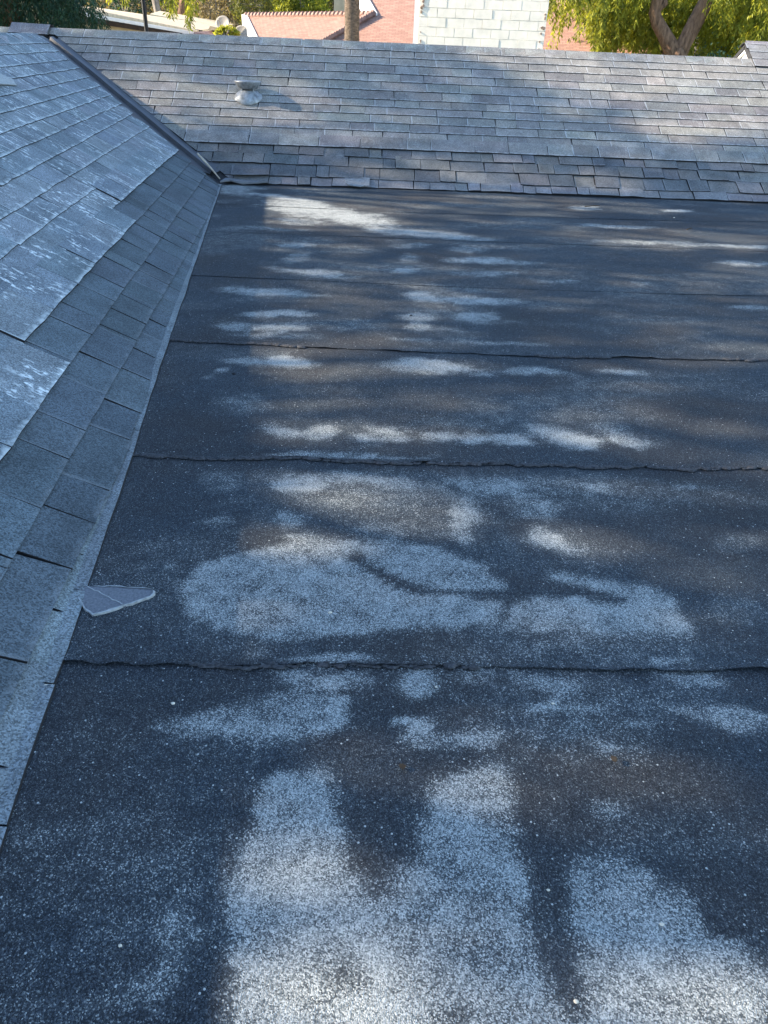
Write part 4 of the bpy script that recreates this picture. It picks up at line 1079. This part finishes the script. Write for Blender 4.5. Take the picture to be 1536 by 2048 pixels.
# weeping tree outside the left edge with a limb reaching in: its tips hang into view
wt = empty('weeping_tree', (-6.4, 9.3, -3.1)); tag(wt, 'bright yellow green leaf strands hanging into view above the cream house', 'tree')
mb = MB(); mb.tube([(-6.4, 9.3, -3.1), (-6.3, 9.4, 0), (-6.0, 9.6, 2.6), (-5.0, 10.0, 4.1), (-3.7, 10.6, 4.4), (-2.3, 11.0, 3.9)], [.22, .18, .15, .10, .06, .025], 9, wob=.1); mb.build('trunk', M['bark'], wt, True)
Cs, Ds = [], []
for (px_, w_, bot, dens) in ((250, 9, 20, 5), (343, 12, 40, 9), (378, 10, 64, 9), (392, 12, 36, 6), (330, 8, 18, 4), (222, 10, 10, 4), (402, 16, 8, 4)):
    for _ in range(dens):
        x_ = px_ + g.normal() * w_ * .45; y0 = -150; Y_ = 10.8 + g.uniform(-.2, .2)
        a_ = at(x_ - 6, y0, Y_); b_ = at(x_, bot - abs(g.normal()) * 8, Y_)
        n_ = int((a_ - b_).length / .014); t_ = np.linspace(0, 1, n_)[:, None]
        P_ = np.array(a_) * (1 - t_) + np.array(b_) * t_; sd3 = g.normal(size=(n_, 3)); sd3[:, 2] = 0
        Cs.append(P_ + sd3 * .02); Ds.append(sd3 * .5 + np.array([0, 0, -1.0]))
leaves('crown', np.concatenate(Cs), np.concatenate(Ds), .06, .016, M['leafy'], wt, 8)

# palm trunk
q = at(704, 50, 13.6); pm = empty('palm_tree', (q.x, q.y, -3.1)); tag(pm, 'straight brown palm trunk in front of the red roof', 'tree')
mb = MB(); hs = np.linspace(-3.1, 8.5, 60)
mb.tube([(q.x, q.y, h_) for h_ in hs], [.112 + .006 * (i % 2) + .05 * max(0, 1 - i / 6) for i in range(60)], 14, wob=.05); mb.build('trunk', M['palmbark'], pm, True)
Cs, Ds = [], []
for k in range(26):
    az = g.uniform(0, 2 * math.pi); el0 = g.uniform(-.5, 1.1); L_ = g.uniform(.9, 1.3)
    t_ = np.linspace(.25, 1, 40)[:, None]; h_ = np.array([math.cos(az), math.sin(az), 0])
    P_ = np.array([q.x, q.y, 8.6]) + h_ * t_ * L_ * math.cos(el0) + np.array([0, 0, 1]) * (t_ * math.sin(el0) * L_ - .4 * t_ ** 2)
    sd3 = np.cross(h_, [0, 0, 1.]) * np.where(np.arange(40) % 2, 1, -1)[:, None]
    Cs.append(P_ + sd3 * .14); Ds.append(sd3 + h_ * .8)
leaves('crown', np.concatenate(Cs), np.concatenate(Ds), .34, .03, M['leafm'], pm, 9)

# shrubs, trunks and trees behind the roofs
def bush(px_, py_, Y_, rx, rz_, n_, per, mat, name, label, cat, ls=(.11, .045), trunk=True, tr=.05, group=None):
    q = at(px_, py_, Y_); e = empty(name, (q.x, q.y, -3.1)); tag(e, label, cat, group)
    Cc, Dd, K = clumps(g, (q.x, q.y, q.z), (rx, rx * .8, rz_), n_, per, min(rx, rz_) * .16, .35)
    leaves('crown', Cc, Dd, ls[0], ls[1], mat, e, int(px_ + 999))
    mb = MB(); mb.tube([(q.x, q.y, -3.1), (q.x + .05, q.y, q.z - rz_ * .5), (q.x, q.y, q.z + rz_ * .4)], [tr, tr * .8, tr * .3], 7, wob=.15)
    for k in K[::max(1, len(K) // 9)]:
        mb.tube([(q.x, q.y, q.z - rz_ * .6), tuple((np.array([q.x, q.y, q.z]) + k) / 2 + g.normal(size=3) * .05), tuple(k)], [tr * .5, tr * .35, tr * .15], 5)
    mb.build('trunk', M['barkg'], e)
bush(453, 67, 17.0, .22, .12, 40, 40, M['leafy'], 'shrub', 'small bright yellow shrub low beside the cream house', 'shrub', (.05, .025))
bush(560, 14, 26, 1.3, .9, 90, 60, M['leafm'], 'shrub', 'grey green shrub behind the ridge of the lower red roof', 'shrub')
bush(600, 20, 24.5, .7, .55, 60, 60, M['leafy'], 'shrub', 'sunlit green shrub just above the lower red roof', 'shrub')
bush(665, 12, 28, .9, .8, 60, 60, M['leafm'], 'shrub', 'dull green shrub left of the palm trunk', 'shrub')
bush(432, 20, 27, 1.0, .9, 50, 60, M['leafdry'], 'shrub', 'dry beige shrub above the end of the cream roof', 'shrub')
bush(385, 8, 30, 1.5, 1.0, 60, 60, M['leafdry'], 'shrub', 'dry twiggy shrub behind the cream roof', 'shrub')
bush(240, -10, 29, 1.5, 1.2, 70, 60, M['leafd'], 'shrub', 'dark shrub behind the left end of the cream roof', 'shrub')
for i, (px_, Y_, r, lean, lab) in enumerate(((320, 25, .09, 30, 'leaning bare pale trunk behind the cream roof'), (362, 26, .13, -8, 'dark bare trunk behind the hanging leaves'), (520, 30, .06, 0, 'thin bare pole-like trunk left of the green shrub'), (628, 27, .2, 6, 'thick brown trunk behind the lower red roof'))):
    a_ = at(px_, 45, Y_); b_ = at(px_ - lean, -60, Y_); e = empty('tree', (a_.x, a_.y, -3.1)); tag(e, lab, 'tree')
    mb = MB(); mb.tube([(a_.x + (a_.x - b_.x) * .5, a_.y, -3.1), a_, a_.lerp(b_, .5) + Vector((.05, 0, 0)), b_], [r * 1.5, r * 1.1, r, r * .8], 9, wob=.2); mb.build('trunk', M['bark'] if i in (1, 3) else M['barkg'], e)
    Cc, Dd, K = clumps(g, (b_.x, b_.y, b_.z + 1.6), (1.6, 1.4, 1.2), 40, 60, .25); leaves('crown', Cc, Dd, .14, .06, M['leafm'], e, 40 + i)
# pale far building with dark windows
q = at(480, 20, 40); e = empty('far_building', (q.x, q.y, -3.1)); tag(e, 'pale grey far building showing above the cream house', 'building')
mb = MB(); mb.box((q.x - 1.2, 40, -3.1), (q.x + 1.0, 44, q.z + 2.2)); mb.build('wall', M['grey'], e)
for k in range(3):
    mb = MB(); mb.box((q.x - .5 + k * .5, 39.96, q.z - .4), (q.x - .2 + k * .5, 40.02, q.z + .5)); mb.build('window', M['darkwood'], e)
# far trees closing the view
for i, (px_, mt, lab) in enumerate(((190, 'leafd', 'dark distant tree behind the left end of the cream roof'), (290, 'leafdry', 'dry beige distant tree behind the lamp post'),
        (395, 'leafm', 'dull green distant tree behind the hanging leaf strands'), (505, 'leafdry', 'dry distant tree right of the pale far building'),
        (600, 'leafm', 'green distant tree behind the lower red roof'), (700, 'leafd', 'dark distant tree behind the palm trunk'),
        (1290, 'leafm', 'green distant tree glimpsed left of the forked trunk'), (1400, 'leafd', 'dark distant tree glimpsed through the fork of the pepper tree'), (1530, 'leafm', 'green distant tree above the white gable at the right edge'))):
    y_ = 36 + g.uniform(-2, 8); q = at(px_, 40, y_); x_ = q.x; h_ = g.uniform(2.2, 3.2)
    e = empty('background_tree', (x_, y_, -3.1)); tag(e, lab, 'tree', 'distant trees behind the neighbouring roofs')
    mb = MB(); mb.tube([(x_, y_, -3.1), (x_ + .2, y_, 1), (x_, y_, h_)], [.25, .18, .06], 7, wob=.15); mb.build('trunk', M['barkg'], e)
    Cc, Dd, K = clumps(g, (x_, y_, h_ - .3), (2.6, 2.2, 2.9), 120, 55, .36, .3); leaves('crown', Cc, Dd, .24, .11, M[mt], e, 60 + i)

# ================================================================ tall trees towards the sun, left of the picture: crown leaves set along sun rays to shape the roof dapple
def lit_at(x, y, L):
    v = np.full(x.shape, .05)
    n3 = fbm(x * 3, y * 3, 91) - .5
    for E in L: v = np.maximum(v, E[6] * sstep(1.25, .6, ell_r(x, y, E) + .5 * n3))
    return v
def shade_leaves(gen, n):
    x = gen.uniform(-1.6, 5.2, n); y = gen.uniform(-.6, 6.85, n)
    tau = -np.log(np.clip(lit_at(x, y, LIT), .045, 1)); keep = gen.uniform(0, 3.1, n) < tau
    return np.stack([x, y, 0 * x], -1)[keep]
def shade_leaves_far(gen, n):
    u = gen.uniform(-3.6, 5.0, n); v = gen.uniform(0, 2.1, n)
    tau = -np.log(np.clip(np.maximum(lit_at(u, v, RLIT), .14), .045, 1)); keep = gen.uniform(0, 3.1, n) < tau
    return np.array([u[i] * np.array([1, 0, 0]) + np.array(RP(0, v[i])) for i in np.nonzero(keep)[0]])
g = np.random.default_rng(21)
R1 = shade_leaves(g, 27000); R2 = shade_leaves_far(g, 11500)
R = np.concatenate([R1, R2]); S_ = np.array(SUN)
T = np.concatenate([g.uniform(9.5, 14.0, len(R1)), g.uniform(15, 23, len(R2))])[:, None]; Cc = R + S_ * T
lab = ('tall leafy tree standing left of the roof towards the sun, nearer the camera', 'tall leafy tree standing left of the roof towards the sun, farther away')
split = Cc[:, 1] < 5.2
for i, msk in enumerate((split, ~split)):
    cc = Cc[msk]; c = cc.mean(0); e = empty('shade_tree', (c[0] - .5, c[1], -3.1)); tag(e, lab[i], 'tree', 'tall trees towards the sun')
    leaves('crown', cc, g.normal(size=cc.shape), .125, .075, M['leafm'], e, 80 + i)
    mb = MB(); mb.tube([(c[0] - .5, c[1], -3.1), (c[0] - .4, c[1], 0), (c[0] - .2, c[1], c[2] - 1)], [.3, .24, .12], 9, wob=.12)
    for k in range(16):
        t_ = cc[g.integers(len(cc))]; s0_ = Vector((c[0] - .35, c[1], float(g.uniform(.8, c[2] - 1))))
        mb.tube([s0_, s0_.lerp(Vector(t_), .55) + Vector((0, 0, .2)), Vector(t_)], [.05, .03, .01], 5)
    mb.build('trunk', M['bark'], e)
